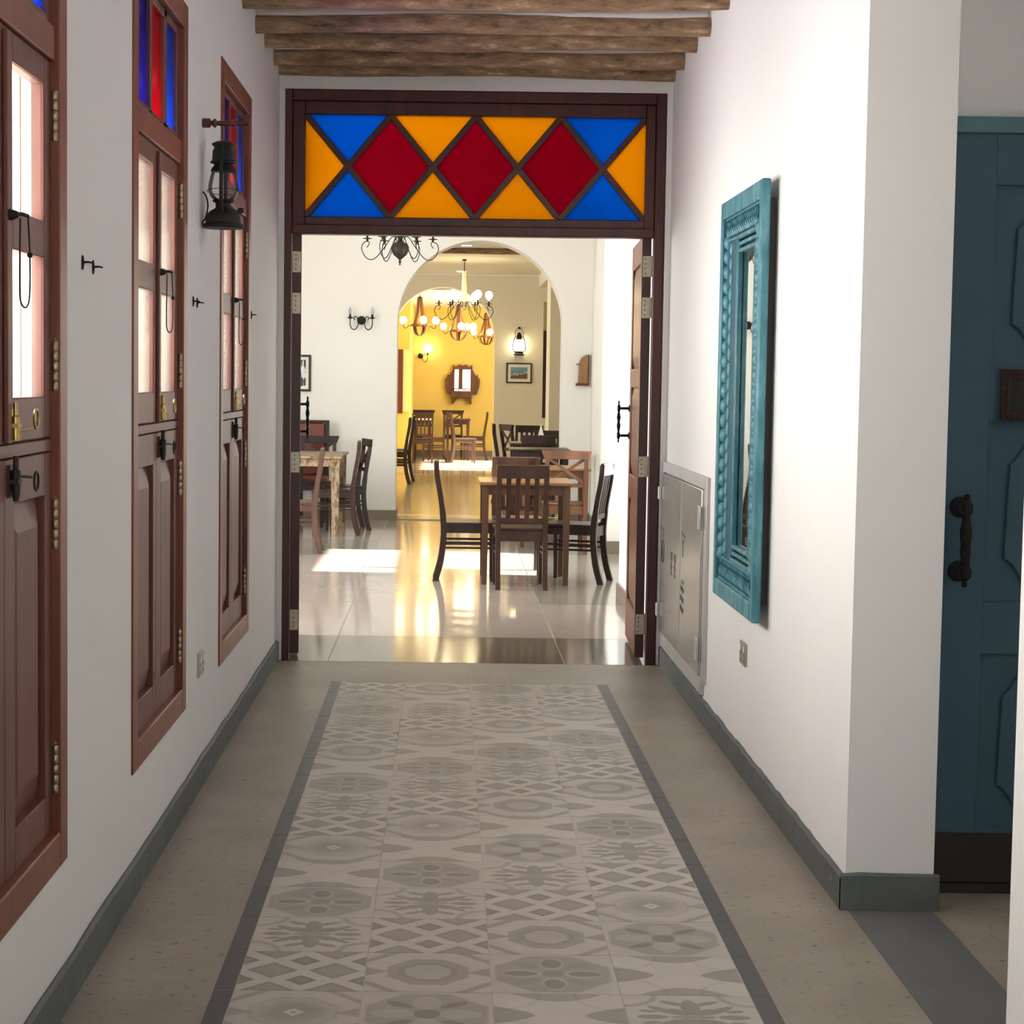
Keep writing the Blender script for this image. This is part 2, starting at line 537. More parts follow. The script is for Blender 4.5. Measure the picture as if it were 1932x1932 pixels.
# ------------------------------------------------------------------ mesh builder
class MB:
    def __init__(s):
        s.v, s.f = [], []

    def add(s, vs, fs):
        k = len(s.v)
        s.v += [tuple(q) for q in vs]
        s.f += [tuple(i + k for i in f) for f in fs]
        return s

    def box(s, x0, x1, y0, y1, z0, z1):
        return s.add([(x0, y0, z0), (x1, y0, z0), (x1, y1, z0), (x0, y1, z0), (x0, y0, z1), (x1, y0, z1), (x1, y1, z1), (x0, y1, z1)],
                     [(0, 3, 2, 1), (4, 5, 6, 7), (0, 1, 5, 4), (1, 2, 6, 5), (2, 3, 7, 6), (3, 0, 4, 7)])

    def prism(s, poly, axis, a, b):
        """extrude a polygon (two coordinates, the axis dropped, in x,y,z order) from a to b"""
        def p(q, t):
            q = list(q)
            q.insert('xyz'.index(axis), t)
            return q
        n = len(poly)
        vs = [p(q, a) for q in poly] + [p(q, b) for q in poly]
        fs = [tuple(range(n)), tuple(range(2 * n - 1, n - 1, -1))]
        fs += [(i, i + n, (i + 1) % n + n, (i + 1) % n) for i in range(n)]
        return s.add(vs, fs)

    def bar(s, p, q, w, h, up=(0, 0, 1)):
        p, q = Vector(p), Vector(q)
        d = (q - p).normalized()
        sx = d.cross(Vector(up))
        if sx.length < 1e-5:
            sx = d.cross(Vector((1, 0, 0)))
        sx.normalize()
        uy = sx.cross(d)
        vs = []
        for c in (p, q):
            for a, b_ in ((-1, -1), (1, -1), (1, 1), (-1, 1)):
                vs.append(c + sx * a * w / 2 + uy * b_ * h / 2)
        return s.add(vs, [(0, 1, 2, 3), (7, 6, 5, 4), (0, 4, 5, 1), (1, 5, 6, 2), (2, 6, 7, 3), (3, 7, 4, 0)])

    def tube(s, pts, r, n=8, closed=False):
        pts = [Vector(p) for p in pts]
        m_ = len(pts)
        rs = r if isinstance(r, (list, tuple)) else [r] * m_
        ref = None
        vs, fs = [], []
        for i, p in enumerate(pts):
            a = pts[i - 1] if (i or closed) else p
            b_ = pts[(i + 1) % m_] if (i < m_ - 1 or closed) else p
            d = (b_ - a)
            d = d.normalized() if d.length > 1e-9 else Vector((0, 0, 1))
            if ref is None:
                ref = d.orthogonal().normalized()
            ref = (ref - d * ref.dot(d))
            ref = ref.normalized() if ref.length > 1e-6 else d.orthogonal().normalized()
            w = d.cross(ref)
            for k in range(n):
                t = 2 * math.pi * k / n
                vs.append(p + (ref * math.cos(t) + w * math.sin(t)) * rs[i])
        for i in range(m_ if closed else m_ - 1):
            j = (i + 1) % m_
            for k in range(n):
                l = (k + 1) % n
                fs.append((i * n + k, i * n + l, j * n + l, j * n + k))
        if not closed:
            fs.append(tuple(range(n - 1, -1, -1)))
            fs.append(tuple(range((m_ - 1) * n, m_ * n)))
        return s.add(vs, fs)

    def ring(s, c, R, r, axis='z', n=20, k=6):
        pts = []
        for i in range(n):
            t = 2 * math.pi * i / n
            a, b_ = R * math.cos(t), R * math.sin(t)
            pts.append(Vector(c) + Vector({'z': (a, b_, 0), 'y': (a, 0, b_), 'x': (0, a, b_)}[axis]))
        return s.tube(pts, r, k, True)

    def lathe(s, prof, c=(0, 0, 0), axis='z', n=16):
        c = Vector(c)
        vs, fs = [], []
        for r, h in prof:
            for k in range(n):
                t = 2 * math.pi * k / n
                a, b_ = r * math.cos(t), r * math.sin(t)
                vs.append(c + Vector({'z': (a, b_, h), 'y': (b_, h, a), 'x': (h, a, b_)}[axis]))
        m_ = len(prof)
        for i in range(m_ - 1):
            for k in range(n):
                l = (k + 1) % n
                fs.append((i * n + k, i * n + l, (i + 1) * n + l, (i + 1) * n + k))
        fs.append(tuple(range(n - 1, -1, -1)))
        fs.append(tuple(range((m_ - 1) * n, m_ * n)))
        return s.add(vs, fs)

    def ball(s, c, r, n=14, sz=1.0):
        m_ = max(6, n // 2)
        return s.lathe([(max(1e-4, r * math.sin(math.pi * i / m_)), -r * sz * math.cos(math.pi * i / m_)) for i in range(m_ + 1)], c, 'z', n)

    def build(s, name, mat, parent=None, bevel=0.0, smooth=True, loc=None):
        me = bpy.data.meshes.new(name)
        me.from_pydata(s.v, [], s.f)
        me.validate()
        if smooth:
            me.polygons.foreach_set('use_smooth', [True] * len(me.polygons))
            me.set_sharp_from_angle(angle=math.radians(38))
        me.materials.append(mat)
        o = bpy.data.objects.new(name, me)
        COL.objects.link(o)
        if parent is not None:
            o.parent = parent
        if loc is not None:
            o.location = loc
        if bevel:
            bm_ = o.modifiers.new('bevel', 'BEVEL')
            bm_.width = bevel
            bm_.segments = 2
            bm_.limit_method = 'ANGLE'
        return o


def spline(pts, k=6):
    """Catmull-Rom through 3-D points"""
    P = [Vector(p) for p in pts]
    out = []
    for i in range(len(P) - 1):
        a, b_, c, d = P[max(0, i - 1)], P[i], P[i + 1], P[min(len(P) - 1, i + 2)]
        for j in range(k):
            t = j / k
            out.append(0.5 * ((2 * b_) + (c - a) * t + (2 * a - 5 * b_ + 4 * c - d) * t * t + (3 * b_ - 3 * c + d - a) * t ** 3))
    out.append(P[-1])
    return out


def tag(o, label=None, cat=None, group=None, kind=None):
    if label: o['label'] = label
    if cat: o['category'] = cat
    if group: o['group'] = group
    if kind: o['kind'] = kind
    return o


def thing(name, label, cat, loc=(0, 0, 0), rz=0.0, group=None, kind=None):
    o = bpy.data.objects.new(name, None)
    o.empty_display_size = 0.1
    COL.objects.link(o)
    o.location = loc
    o.rotation_euler = (0, 0, rz)
    return tag(o, label, cat, group, kind)


KIDS = {}
def dup(root, loc, rz=None, label=None, group=None):
    if not KIDS:
        pass
    def cp(o, parent):
        c = o.copy()
        COL.objects.link(c)
        if parent is not None:
            c.parent = parent
        for ch in [q for q in COL.objects if q.parent is o]:
            cp(ch, c)
        return c
    r = cp(root, None)
    r.location = loc
    if rz is not None:
        r.rotation_euler = (0, 0, rz)
    if label: r['label'] = label
    if group: r['group'] = group
    return r


def struct(mb, name, mat, label, cat, parent=None, **k):
    o = mb.build(name, mat, parent, **k)
    return tag(o, label, cat, None, 'structure')


# ------------------------------------------------------------------ room shell: corridor
LX, RX = -0.85, 1.105
CEIL = 3.02
WY = (3.16, 5.10, 7.07)                       # near edge of each corridor window
fl = struct(MB().box(-1.1, 3.1, -3.0, 9.48, -0.15, 0.0), 'floor', M['cement'], 'pitted grey cement floor of the corridor around the patterned tiles', 'floor')
wl = MB()
ys = [-3.0]
for y in WY:
    ys += [y + 0.02, y + 1.03]
ys.append(9.52)
for i in range(0, len(ys), 2):
    wl.box(LX - 0.25, LX, ys[i], ys[i + 1], 0, CEIL + 0.1)
for y in WY:
    wl.box(LX - 0.25, LX, y + 0.02, y + 1.03, 0, 0.355)
    wl.box(LX - 0.25, LX, y + 0.02, y + 1.03, 2.59, CEIL + 0.1)
struct(wl, 'wall_left', M['plaster'], 'white plastered corridor wall that holds the three tall wooden windows', 'wall', smooth=False)
struct(MB().box(RX, 1.345, 5.07, 9.52, 0, CEIL + 0.1).box(RX, 1.345, 3.6, 5.07, 2.8, CEIL + 0.1), 'wall_right', M['plaster'],
       'white corridor wall with the blue mirror and steel cabinet', 'wall', smooth=False)
struct(MB().box(RX, 1.345, -3.0, 3.6, 0, CEIL + 0.1), 'wall_right_near', M['plaster'], 'bright white wall end cut by the picture edge beside the blue door', 'wall', smooth=False)
struct(MB().box(1.345, 3.1, 5.275, 5.5, 0, CEIL + 0.1).box(3.0, 3.2, 1.5, 5.3, 0, CEIL + 0.1).box(1.3, 3.1, 1.4, 1.6, 0, CEIL + 0.1),
       'wall_lobby', M['plaster'], 'plain white wall around and above the teal door', 'wall', smooth=False)
struct(MB().box(-1.1, 3.2, -3.0, 9.52, CEIL, CEIL + 0.2), 'ceiling', M['ceil'], 'white corridor ceiling above the log beams', 'ceiling', smooth=False)
wd = MB()
wd.box(-3.5, -0.822, 9.53, 9.72, 0, 3.5).box(1.075, 1.6, 9.53, 9.72, 0, 3.5).box(-0.822, 1.075, 9.53, 9.72, 2.855, 3.5)
wd.box(-0.86, -0.822, 9.5, 9.53, 0, CEIL).box(1.078, 1.11, 9.5, 9.53, 0, CEIL).box(-0.822, 1.078, 9.5, 9.53, 2.862, CEIL)
struct(wd, 'wall_door', M['plaster'], 'white wall strip around the double door frame', 'wall', smooth=False)


def rough_board(x0, x1, y0, y1, h, along='y'):
    mb = MB()
    n = 60 if along == 'y' else 5
    a0, a1 = (y0, y1) if along == 'y' else (x0, x1)
    vs, fs = [], []
    for i in range(n + 1):
        t = a0 + (a1 - a0) * i / n
        hh = h + random.uniform(-0.004, 0.004)
        for (p, z) in ((0, 0), (1, 0), (1, hh - 0.004), (0.45, hh + random.uniform(0, 0.004)), (0, hh)):
            vs.append((x0 + (x1 - x0) * p, t, z) if along == 'y' else (t, y0 + (y1 - y0) * p, z))
    for i in range(n):
        for k in range(5):
            l = (k + 1) % 5
            fs.append((i * 5 + k, i * 5 + l, i * 5 + 5 + l, i * 5 + 5 + k))
    fs += [(4, 3, 2, 1, 0), tuple(n * 5 + k for k in range(5))]
    return mb.add(vs, fs)


struct(rough_board(LX, LX + 0.015, -3, 9.5, 0.098), 'baseboard_left', M['concrete'], 'grey cement skirting under the tall wooden windows', 'baseboard')
struct(rough_board(RX, RX - 0.016, 5.054, 9.5, 0.095), 'baseboard_right', M['concrete'], 'grey cement skirting below the mirror and steel cabinet', 'baseboard')
struct(rough_board(RX - 0.016, 1.358, 5.07, 5.053, 0.1, 'x'), 'baseboard_pillar', M['concrete'], 'short grey cement skirting on the wall end beside the teal door', 'baseboard')
struct(rough_board(RX, RX - 0.016, -3, 3.6, 0.095), 'baseboard_near', M['concrete'], 'grey cement skirting on the bright near wall end', 'baseboard')

# patterned tiles and their charcoal border, one object each, children of the floor
SEQ = ['TDSFXTDSFXHDSFTD', 'BHDSFXTDSFXTDSXH', 'XFHDSBXHDSFXHDSF', 'SXBTDSFXHDSFXTDS']
PRE = ['XFSDT', 'XTFDS', 'SDHFX', 'DTFXH']
TX0, TY0 = -0.4775, 4.01
tmesh = {}
for c in range(4):
    for r in range(-5, 16):
        k = SEQ[c][r] if r >= 0 else PRE[c][-r - 1]
        if k not in tmesh:
            o = MB().box(-0.149, 0.149, -0.149, 0.149, -0.004, 0.0025).build('tile', TM[k], fl, smooth=False)
            tmesh[k] = o.data
        else:
            o = bpy.data.objects.new('tile', tmesh[k])
            COL.objects.link(o)
            o.parent = fl
        o.location = (TX0 + 0.3006 * (c + 0.5), TY0 + 0.3006 * (r + 0.5), random.uniform(0, 0.0006))
bmesh_ = None
for sx in (-0.5015, 0.7505):
    for r in range(-5, 16):
        if bmesh_ is None:
            o = MB().box(-0.0235, 0.0235, -0.1485, 0.1485, -0.004, 0.0025).build('border_tile', M['border'], fl, smooth=False)
            bmesh_ = o.data
        else:
            o = bpy.data.objects.new('border_tile', bmesh_)
            COL.objects.link(o)
            o.parent = fl
        o.location = (sx, TY0 + 0.3006 * (r + 0.5), random.uniform(0, 0.0005))
MB().box(-0.525, 0.774, 2.5, 8.822, -0.01, 0.002).build('grout_bed', M['grout'], fl, smooth=False)
MB().box(-0.53, 0.779, 8.822, 8.836, -0.01, 0.0015).build('end_strip', M['slate'], fl, smooth=False)
MB().box(RX + 0.005, 1.34, 3.62, 5.045, -0.01, 0.003).build('threshold_slab', M['slate'], fl, smooth=False)

# ------------------------------------------------------------------ room shell: dining room, lounge and yellow room
fd = struct(MB().box(-3.5, 2.2, 9.48, 19.2, -0.15, -0.004), 'floor_dining', M['joint'], 'polished pale floor of the dining room beyond the double door', 'floor')
slab_cache = {}
def slab(x0, x1, y0, y1, mat, parent):
    g = 0.003
    key = (round(x1 - x0, 3), round(y1 - y0, 3), mat.name)
    w, d = (x1 - x0) / 2 - g, (y1 - y0) / 2 - g
    if key in slab_cache:
        o = bpy.data.objects.new('tile', slab_cache[key])
        COL.objects.link(o)
        o.parent = parent
    else:
        o = MB().box(-w, w, -d, d, -0.012, 0).build('tile', mat, parent, smooth=False)
        slab_cache[key] = o.data
    o.location = ((x0 + x1) / 2, (y0 + y1) / 2, 0)
XS = [-3.5, -2.985, -1.785, -0.585, 0.615, 2.2]
YS = [9.485, 10.45, 12.06, 13.66, 15.26, 16.86, 18.46, 19.2]
for i in range(5):
    for j in range(7):
        mt = M['polish_dark'] if j == 0 else (M['polish_light'] if j == 1 else (M['polish_grey'] if i == 4 or (i + j) % 3 == 0 else M['polish_light']))
        slab(XS[i], XS[i + 1], YS[j], YS[j + 1], mt, fd)
struct(MB().box(-5.2, 3.0, 19.2, 28.5, -0.15, 0.012), 'floor_lounge', M['polish_tan'], 'tan polished floor between the two arches', 'floor')
struct(MB().box(-1.2, 3.0, 28.5, 36, -0.15, 0.016), 'floor_yellow_room', M['polish_light'], 'sunlit pale floor of the yellow room', 'floor')


def arch_wall(x0, x1, y0, y1, zt, cx, r, spring, n=40):
    mb = MB()
    mb.box(x0, cx - r, y0, y1, 0, zt).box(cx + r, x1, y0, y1, 0, zt)
    arc = [(cx - r * math.cos(math.pi * i / n), spring + r * math.sin(math.pi * i / n)) for i in range(n + 1)]
    vs, fs = [], []
    for x, z in arc:
        vs += [(x, y0, z), (x, y1, z), (x, y1, zt), (x, y0, zt)]
    for i in range(n):
        a, b_ = i * 4, i * 4 + 4
        fs += [(a, b_, b_ + 1, a + 1), (a + 1, b_ + 1, b_ + 2, a + 2), (a + 3, b_ + 3, b_, a)]
    mb.add(vs, fs)
    return mb


struct(arch_wall(-3.5, 1.9, 19.2, 19.6, 3.6, 0.33, 0.84, 2.0), 'wall_arch', M['dining_plaster'], 'cream white wall with the wide round arch', 'wall', smooth=False)
struct(MB().box(-3.5, -0.51, 19.185, 19.2, 0, 0.1).box(1.17, 1.46, 19.185, 19.2, 0, 0.1).box(-0.51, -0.495, 19.185, 19.6, 0, 0.1), 'baseboard_arch', M['stone_base'], 'taupe stone skirting at the foot of the arch wall', 'baseboard', smooth=False)
# left side of the dining room with two openings added for its lamp
wdl = MB().box(-3.7, -3.5, 9.5, 11.3, 0, 3.6).box(-3.7, -3.5, 15.1, 19.6, 0, 3.6).box(-3.7, -3.5, 11.3, 15.1, 0, 0.8).box(-3.7, -3.5, 11.3, 15.1, 2.8, 3.6).box(-3.7, -3.5, 13.0, 13.4, 0.8, 2.8)
struct(wdl, 'wall_dining_left', M['dining_plaster'], 'white dining room side wall with wide window openings', 'wall', smooth=False)
wdr = MB()
wdr.box(1.16, 1.9, 9.7, 12.5, 0, 3.6)                                   # solid run behind the open door leaf
wdr.box(1.335, 1.9, 15.72, 16.3, 0, 3.6).box(1.46, 1.9, 16.3, 19.2, 0, 3.6)
wdr.box(1.62, 1.75, 12.5, 13.75, 0, 3.6).box(1.62, 1.75, 15.62, 15.72, 0, 3.6).box(1.62, 1.75, 13.75, 15.62, 0, 0.72).box(1.62, 1.75, 13.75, 15.62, 2.2, 3.6)
wdr.box(1.62, 1.75, 13.75, 15.62, 1.42, 1.62)
wdr.box(1.16, 1.75, 12.5, 15.72, 2.9, 3.6)
struct(wdr, 'wall_dining_right', M['dining_plaster'], 'white piers and window bay beyond the open door leaf', 'wall', smooth=False)
bd = MB().box(1.145, 1.16, 9.75, 12.515, 0, 0.1).box(1.145, 1.62, 12.5, 12.515, 0, 0.1)
bd.box(1.32, 1.62, 15.705, 15.72, 0, 0.105).box(1.32, 1.335, 15.705, 16.31, 0, 0.105).box(1.445, 1.46, 16.3, 19.2, 0, 0.1)
struct(bd, 'baseboard_dining', M['stone_base'], 'taupe stone skirting around the white dining piers', 'baseboard', smooth=False)
struct(MB().box(-3.7, 2.0, 9.5, 19.6, 3.5, 3.7), 'ceiling_dining', M['ceil'], 'white dining room ceiling', 'ceiling', smooth=False)
# lounge
struct(MB().box(-5.0, -4.8, 19.6, 22.8, 0, 3.4).box(-5.0, -4.8, 25.2, 28.6, 0, 3.4).box(-5.0, -4.8, 22.8, 25.2, 0, 0.9).box(-5.0, -4.8, 22.8, 25.2, 2.5, 3.4).box(-5.0, -3.4, 19.55, 19.65, 0, 3.4),
       'wall_lounge_left', M['olive'], 'beige lounge side wall with a window opening', 'wall', smooth=False)
struct(MB().box(1.255, 2.4, 23.2, 24.0, 0, 3.1).box(2.2, 2.4, 19.6, 28.6, 0, 3.4), 'wall_lounge_right', M['olive'], 'beige pier seen just inside the wide arch', 'wall', smooth=False)
wb = arch_wall(-5.0, 1.44, 28.5, 28.95, 3.4, -0.064, 0.776, 2.05)
wb.box(1.44, 1.85, 28.5, 28.95, 0, 0.88).box(1.44, 1.85, 28.5, 28.95, 2.62, 3.4).box(1.85, 2.4, 28.5, 28.95, 0, 3.4)
wb.box(1.44, 1.85, 28.6, 28.95, 2.19, 2.62)
struct(wb, 'wall_lounge_back', M['olive'], 'beige wall with the second round arch into the yellow room', 'wall', smooth=False)
struct(MB().box(0.712, 1.44, 28.485, 28.5, 0.012, 0.11).box(0.70, 0.712, 28.485, 28.95, 0.012, 0.11), 'baseboard_lounge', M['stone_base'], 'dark skirting below the harbour picture', 'baseboard', smooth=False)
struct(MB().box(-5.0, 2.4, 19.6, 28.95, 3.02, 3.2), 'ceiling_lounge', M['olive'], 'warm lit beige lounge ceiling', 'ceiling', smooth=False)
struct(MB().box(-5.0, 1.37, 28.44, 28.5, 3.0, 3.02).box(1.36, 1.372, 24.0, 28.5, 2.84, 3.02), 'trim_1', M['ceil'], 'thin pale cornice line at the top of the beige back wall', 'trim', smooth=False)  # cornice strip whitened to draw its lit edge
struct(MB().box(1.372, 2.2, 24.0, 28.5, 2.84, 3.02), 'trim_2', M['olive'], 'boxed bulkhead dropping from the lounge ceiling', 'trim', smooth=False)
# yellow room
wy = MB().box(-1.0, 2.6, 35.5, 35.7, 0, 3.2)
wy.box(-1.0, -0.62, 31.5, 35.6, 0, 3.2).box(-1.2, -1.0, 28.9, 35.6, 0, 3.2)
struct(wy, 'wall_yellow', M['yellow'], 'bright yellow end wall behind the carved shelf', 'wall', smooth=False)
struct(MB().box(2.5, 2.6, 28.95, 29.5, 0, 3.2).box(2.5, 2.6, 33.4, 35.6, 0, 3.2).box(2.5, 2.6, 29.5, 33.4, 0, 1.2).box(2.5, 2.6, 29.5, 33.4, 2.45, 3.2), 'wall_yellow_right', M['yellow'], 'yellow side wall with the window that lets the sun in', 'wall', smooth=False)
struct(MB().box(-1.0, 2.6, 28.9, 35.7, 2.8, 3.0), 'ceiling_yellow', M['ceil'], 'bright white ceiling of the yellow room', 'ceiling', smooth=False)
struct(MB().box(-0.62, 2.5, 35.485, 35.5, 0.016, 0.12), 'baseboard_yellow', M['stone_base'], 'grey skirting under the yellow wall', 'baseboard', smooth=False)
yw = thing('window_yellow_room', 'dark brown window post with a pale yellow shutter in the yellow room', 'window', (-0.814, 31.5, 0.9), 0, None, 'structure')
MB().box(0, 0.078, -0.06, 0, -0.03, 1.03).build('window_frame', M['red_wood'], yw, bevel=0.004)
MB().box(0.08, 0.18, -0.03, 0, 0, 1.03).build('shutter', M['shutter_yellow'], yw, bevel=0.004)  # panel standing in for the window-lit reveal
lw = thing('window_lounge', 'tall dark window frame at the edge of the beige wall', 'window', (1.44, 28.55, 0.88), 0, None, 'structure')
MB().box(0.0, 0.09, -0.04, 0.05, 0, 1.31).box(0.32, 0.41, -0.04, 0.05, 0, 1.31).box(0.09, 0.32, -0.04, 0.05, 1.22, 1.31).box(0.09, 0.32, -0.04, 0.05, 0, 0.06).box(0.185, 0.225, -0.03, 0.05, 0.06, 0.85).box(0.09, 0.32, -0.03, 0.05, 0.82, 0.86).build('window_frame', M['dark_wood'], lw)
MB().box(0.09, 0.32, 0.0, 0.006, 0.06, 1.22).build('pane', M['pane'], lw)
struct(MB().box(-40, 40, -20, 60, -0.4, -0.2), 'ground', M['terrace'], 'pale paving outside the building', 'ground', smooth=False)

# ------------------------------------------------------------------ log beams
LOGS = [(7.80, 7.66, 'log beam nearest the camera, cut by the top of the picture'), (8.33, 8.19, 'log beam standing alone below the white gap'),
        (8.73, 8.62, 'third log beam counting back from the camera'), (9.185, 9.08, 'log beam just in front of the one against the door wall'),
        (9.46, 9.43, 'rearmost knobbly log beam directly above the coloured glass')]
for i, (yl, yr, lb) in enumerate(LOGS):
    n, k = 26, 14
    xa, xb = LX - 0.02, RX + 0.02
    pts, rs = [], []
    ph = random.uniform(0, 6)
    for j in range(n + 1):
        t = j / n
        pts.append((xa + (xb - xa) * t, yl + (yr - yl) * t + 0.006 * math.sin(5 * t + ph), 2.962 - 0.012 * t + 0.006 * math.sin(7 * t + ph)))
        rs.append((0.040 if i != 4 else 0.036) * (1 + 0.07 * math.sin(9 * t + ph * 2) + random.uniform(-0.04, 0.04)))
    o = MB().tube(pts, rs, k).build('log_beam', M['log'])
    tag(o, lb, 'beam', 'rough log beams under the corridor ceiling')

# ------------------------------------------------------------------ tall corridor windows (origin at the near foot of each frame, on the wall plane)
def make_window():
    t = thing('window_1', 'tall wooden window nearest the camera, cut by the picture edge', 'window', (LX, WY[0], 0), 0, None, 'structure')
    fr = MB()
    fx0, fx1, w = -0.045, 0.006, 0.08
    fr.box(fx0, fx1, 0, w, 0.335, 2.61).box(fx0, fx1, 1.05 - w, 1.05, 0.335, 2.61).box(fx0, fx1, w, 1.05 - w, 0.335, 0.335 + w).box(fx0, fx1, w, 1.05 - w, 2.53, 2.61)
    fr.box(fx0, -0.004, w, 1.05 - w, 2.10, 2.175)
    fr.build('window_frame', M['frame_wood'], t, bevel=0.004)
    # transom light with three coloured panes
    tr = MB()
    edges = [0.08, 0.17, 0.40, 0.435, 0.665, 0.72, 0.93, 0.97]
    for a, b_ in ((0, 1), (2, 3), (4, 5), (6, 7)):
        tr.box(-0.04, -0.014, edges[a], edges[b_], 2.175, 2.53)
    tr.box(-0.04, -0.014, 0.17, 0.93, 2.175, 2.195).box(-0.04, -0.014, 0.17, 0.93, 2.505, 2.53)
    ts = tr.build('transom_sash', M['red_wood'], t, bevel=0.003)
    for a, b_, mt in ((1, 2, 'violet_w'), (3, 4, 'red_w'), (5, 6, 'blue_w')):
        MB().box(-0.03, -0.026, edges[a], edges[b_], 2.195, 2.505).build('pane', M[mt], ts, smooth=False)
    # upper and lower leaves, two of each
    for (a, b_, sa, sb, nm) in ((0.08, 0.528, 0.08, 0.055, 'n'), (0.53, 0.97, 0.08, 0.065, 'f')):
        up = MB()
        x0, x1 = -0.045, -0.014
        up.box(x0, x1, a, a + sa, 1.29, 2.10).box(x0, x1, b_ - sb, b_, 1.29, 2.10)
        for z0, z1 in ((1.29, 1.379), (1.675, 1.753), (2.043, 2.10)):
            if nm == 'n' or z0 != 9:
                pass
        up.box(x0, x1, a + sa, b_ - sb, 1.29, 1.379)
        up.box(x0, x1, a + sa, b_ - sb, 1.675 + 0.0, 1.753).box(x0, x1, a + sa, b_ - sb, 2.043, 2.10)
        u = up.build('upper_leaf', M['red_wood'], t, bevel=0.003)
        for z0, z1 in ((1.379, 1.675), (1.753, 2.043)):
            MB().box(-0.022, -0.019, a + sa, b_ - sb, z0, z1).build('pane', M['pane'], u, smooth=False)
        lo = MB()
        lo.box(x0, x1, a, a + sa + 0.01, 0.415, 1.258).box(x0, x1, b_ - sb, b_, 0.415, 1.258)
        lo.box(x0, x1, a + sa + 0.01, b_ - sb, 0.415, 0.505).box(x0, x1, a + sa + 0.01, b_ - sb, 1.166, 1.258)
        lo.box(x0 + 0.004, -0.036, a + sa, b_ - sb, 0.48, 1.18)
        l = lo.build('lower_leaf', M['red_wood'], t, bevel=0.003)
        pa, pb = a + sa + 0.01, b_ - sb
        q = 0.045
        pn = MB()
        vs = [(-0.036, pa, 0.505), (-0.036, pb, 0.505), (-0.036, pb, 1.166), (-0.036, pa, 1.166),
              (-0.020, pa + q, 0.505 + q * 1.4), (-0.020, pb - q, 0.505 + q * 1.4), (-0.020, pb - q, 1.166 - q * 1.4), (-0.020, pa + q, 1.166 - q * 1.4)]
        pn.add(vs, [(0, 1, 5, 4), (1, 2, 6, 5), (2, 3, 7, 6), (3, 0, 4, 7), (4, 5, 6, 7)])
        pn.build('raised_panel', M['red_wood'], l, smooth=False)
        # barrel hinges on the outer stile
        hy = 0.974 if nm == 'f' else 0.076
        for zc, leaf in ((1.985, u), (1.445, u), (1.10, l), (0.555, l)):
            hb = MB()
            for s_ in range(5):
                z0 = zc - 0.055 + s_ * 0.022
                hb.lathe([(0.0068, z0), (0.0082, z0 + 0.002), (0.0082, z0 + 0.019), (0.0068, z0 + 0.021)], (-0.006, hy, 0), 'z', 10)
            hb.lathe([(0.003, zc + 0.055), (0.006, zc + 0.058), (0.002, zc + 0.066)], (-0.006, hy, 0), 'z', 8)
            hb.build('hinge', M['old_brass'], leaf)
    # meeting bead, middle rail
    MB().box(-0.014, -0.004, 0.522, 0.556, 1.29, 2.09).build('meeting_bead', M['red_wood'], t, bevel=0.003)
    MB().box(-0.045, -0.012, 0.08, 0.97, 1.261, 1.287).build('middle_rail', M['red_wood'], t, bevel=0.002)
    # swing hook with long loop
    hk = MB().lathe([(0.010, -0.012), (0.011, 0.0), (0.009, 0.006), (0.005, 0.014)], (0, 0.535, 1.735), 'x', 12)
    hk.tube([(0.004, 0.535, 1.735), (0.018, 0.548, 1.738), (0.024, 0.575, 1.736)], 0.004, 8)
    loop = spline([(0.024, 0.574, 1.735), (0.027, 0.576, 1.66), (0.026, 0.577, 1.58), (0.020, 0.574, 1.558), (0.012, 0.566, 1.566), (0.010, 0.562, 1.60), (0.012, 0.56, 1.73)], 6)
    hk.tube(loop, 0.0019, 6)
    hk.ball((0.027, 0.576, 1.66), 0.006, 8)
    hk.build('loop_hook', M['iron'], t)
    # barrel bolts above and below the middle rail
    for zc, mt, sg in ((1.325, 'bright_brass', 1), (1.215, 'old_brass', -1)):
        bt = MB()
        bt.box(-0.014, -0.009, 0.552, 0.588, zc - 0.032, zc + 0.032)
        bt.lathe([(0.009, -0.03), (0.0095, -0.02), (0.0085, 0.018), (0.0055, 0.02), (0.0055, 0.045)], (0.0, 0.57, zc), 'z', 12) if sg > 0 else bt.lathe([(0.0055, -0.04), (0.0085, -0.026), (0.0095, 0.02), (0.006, 0.024), (0.006, 0.05)], (0.0, 0.57, zc), 'z', 12)
        bt.box(-0.010, 0.008, 0.556, 0.584, zc - 0.004, zc + 0.004)
        bt.tube([(0.002, 0.575, zc - 0.01 * sg), (0.014, 0.60, zc - 0.008 * sg), (0.02, 0.62, zc - 0.006 * sg)], 0.003, 6)
        bt.ring((0.022, 0.655, zc + (0.012 if sg > 0 else -0.004)), 0.019, 0.0028, 'x', 18)
        bt.build('bolt', M[mt] if sg > 0 else M['dark_bronze'], t)
    # pale boards of the outer shutters, emissive to imitate daylight behind the panes
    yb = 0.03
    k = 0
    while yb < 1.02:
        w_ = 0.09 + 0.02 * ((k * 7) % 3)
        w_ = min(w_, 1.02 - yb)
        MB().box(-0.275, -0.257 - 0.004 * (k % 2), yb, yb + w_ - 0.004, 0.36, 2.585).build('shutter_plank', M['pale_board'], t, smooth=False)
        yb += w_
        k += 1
    for k in range(6):
        xk = -0.03 - k * 0.036
        MB().box(xk - 0.0345 - 0.018, xk - 0.018, 0.985 - 0.003 * (k % 2), 1.032, 0.36, 2.585).build('lining_board', M['lining_%d' % (k % 2)], t, smooth=False)
    return t


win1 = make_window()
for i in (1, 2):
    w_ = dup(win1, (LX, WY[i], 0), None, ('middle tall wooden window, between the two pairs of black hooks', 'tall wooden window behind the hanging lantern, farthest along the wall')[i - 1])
    w_.name = 'window_%d' % (i + 1)

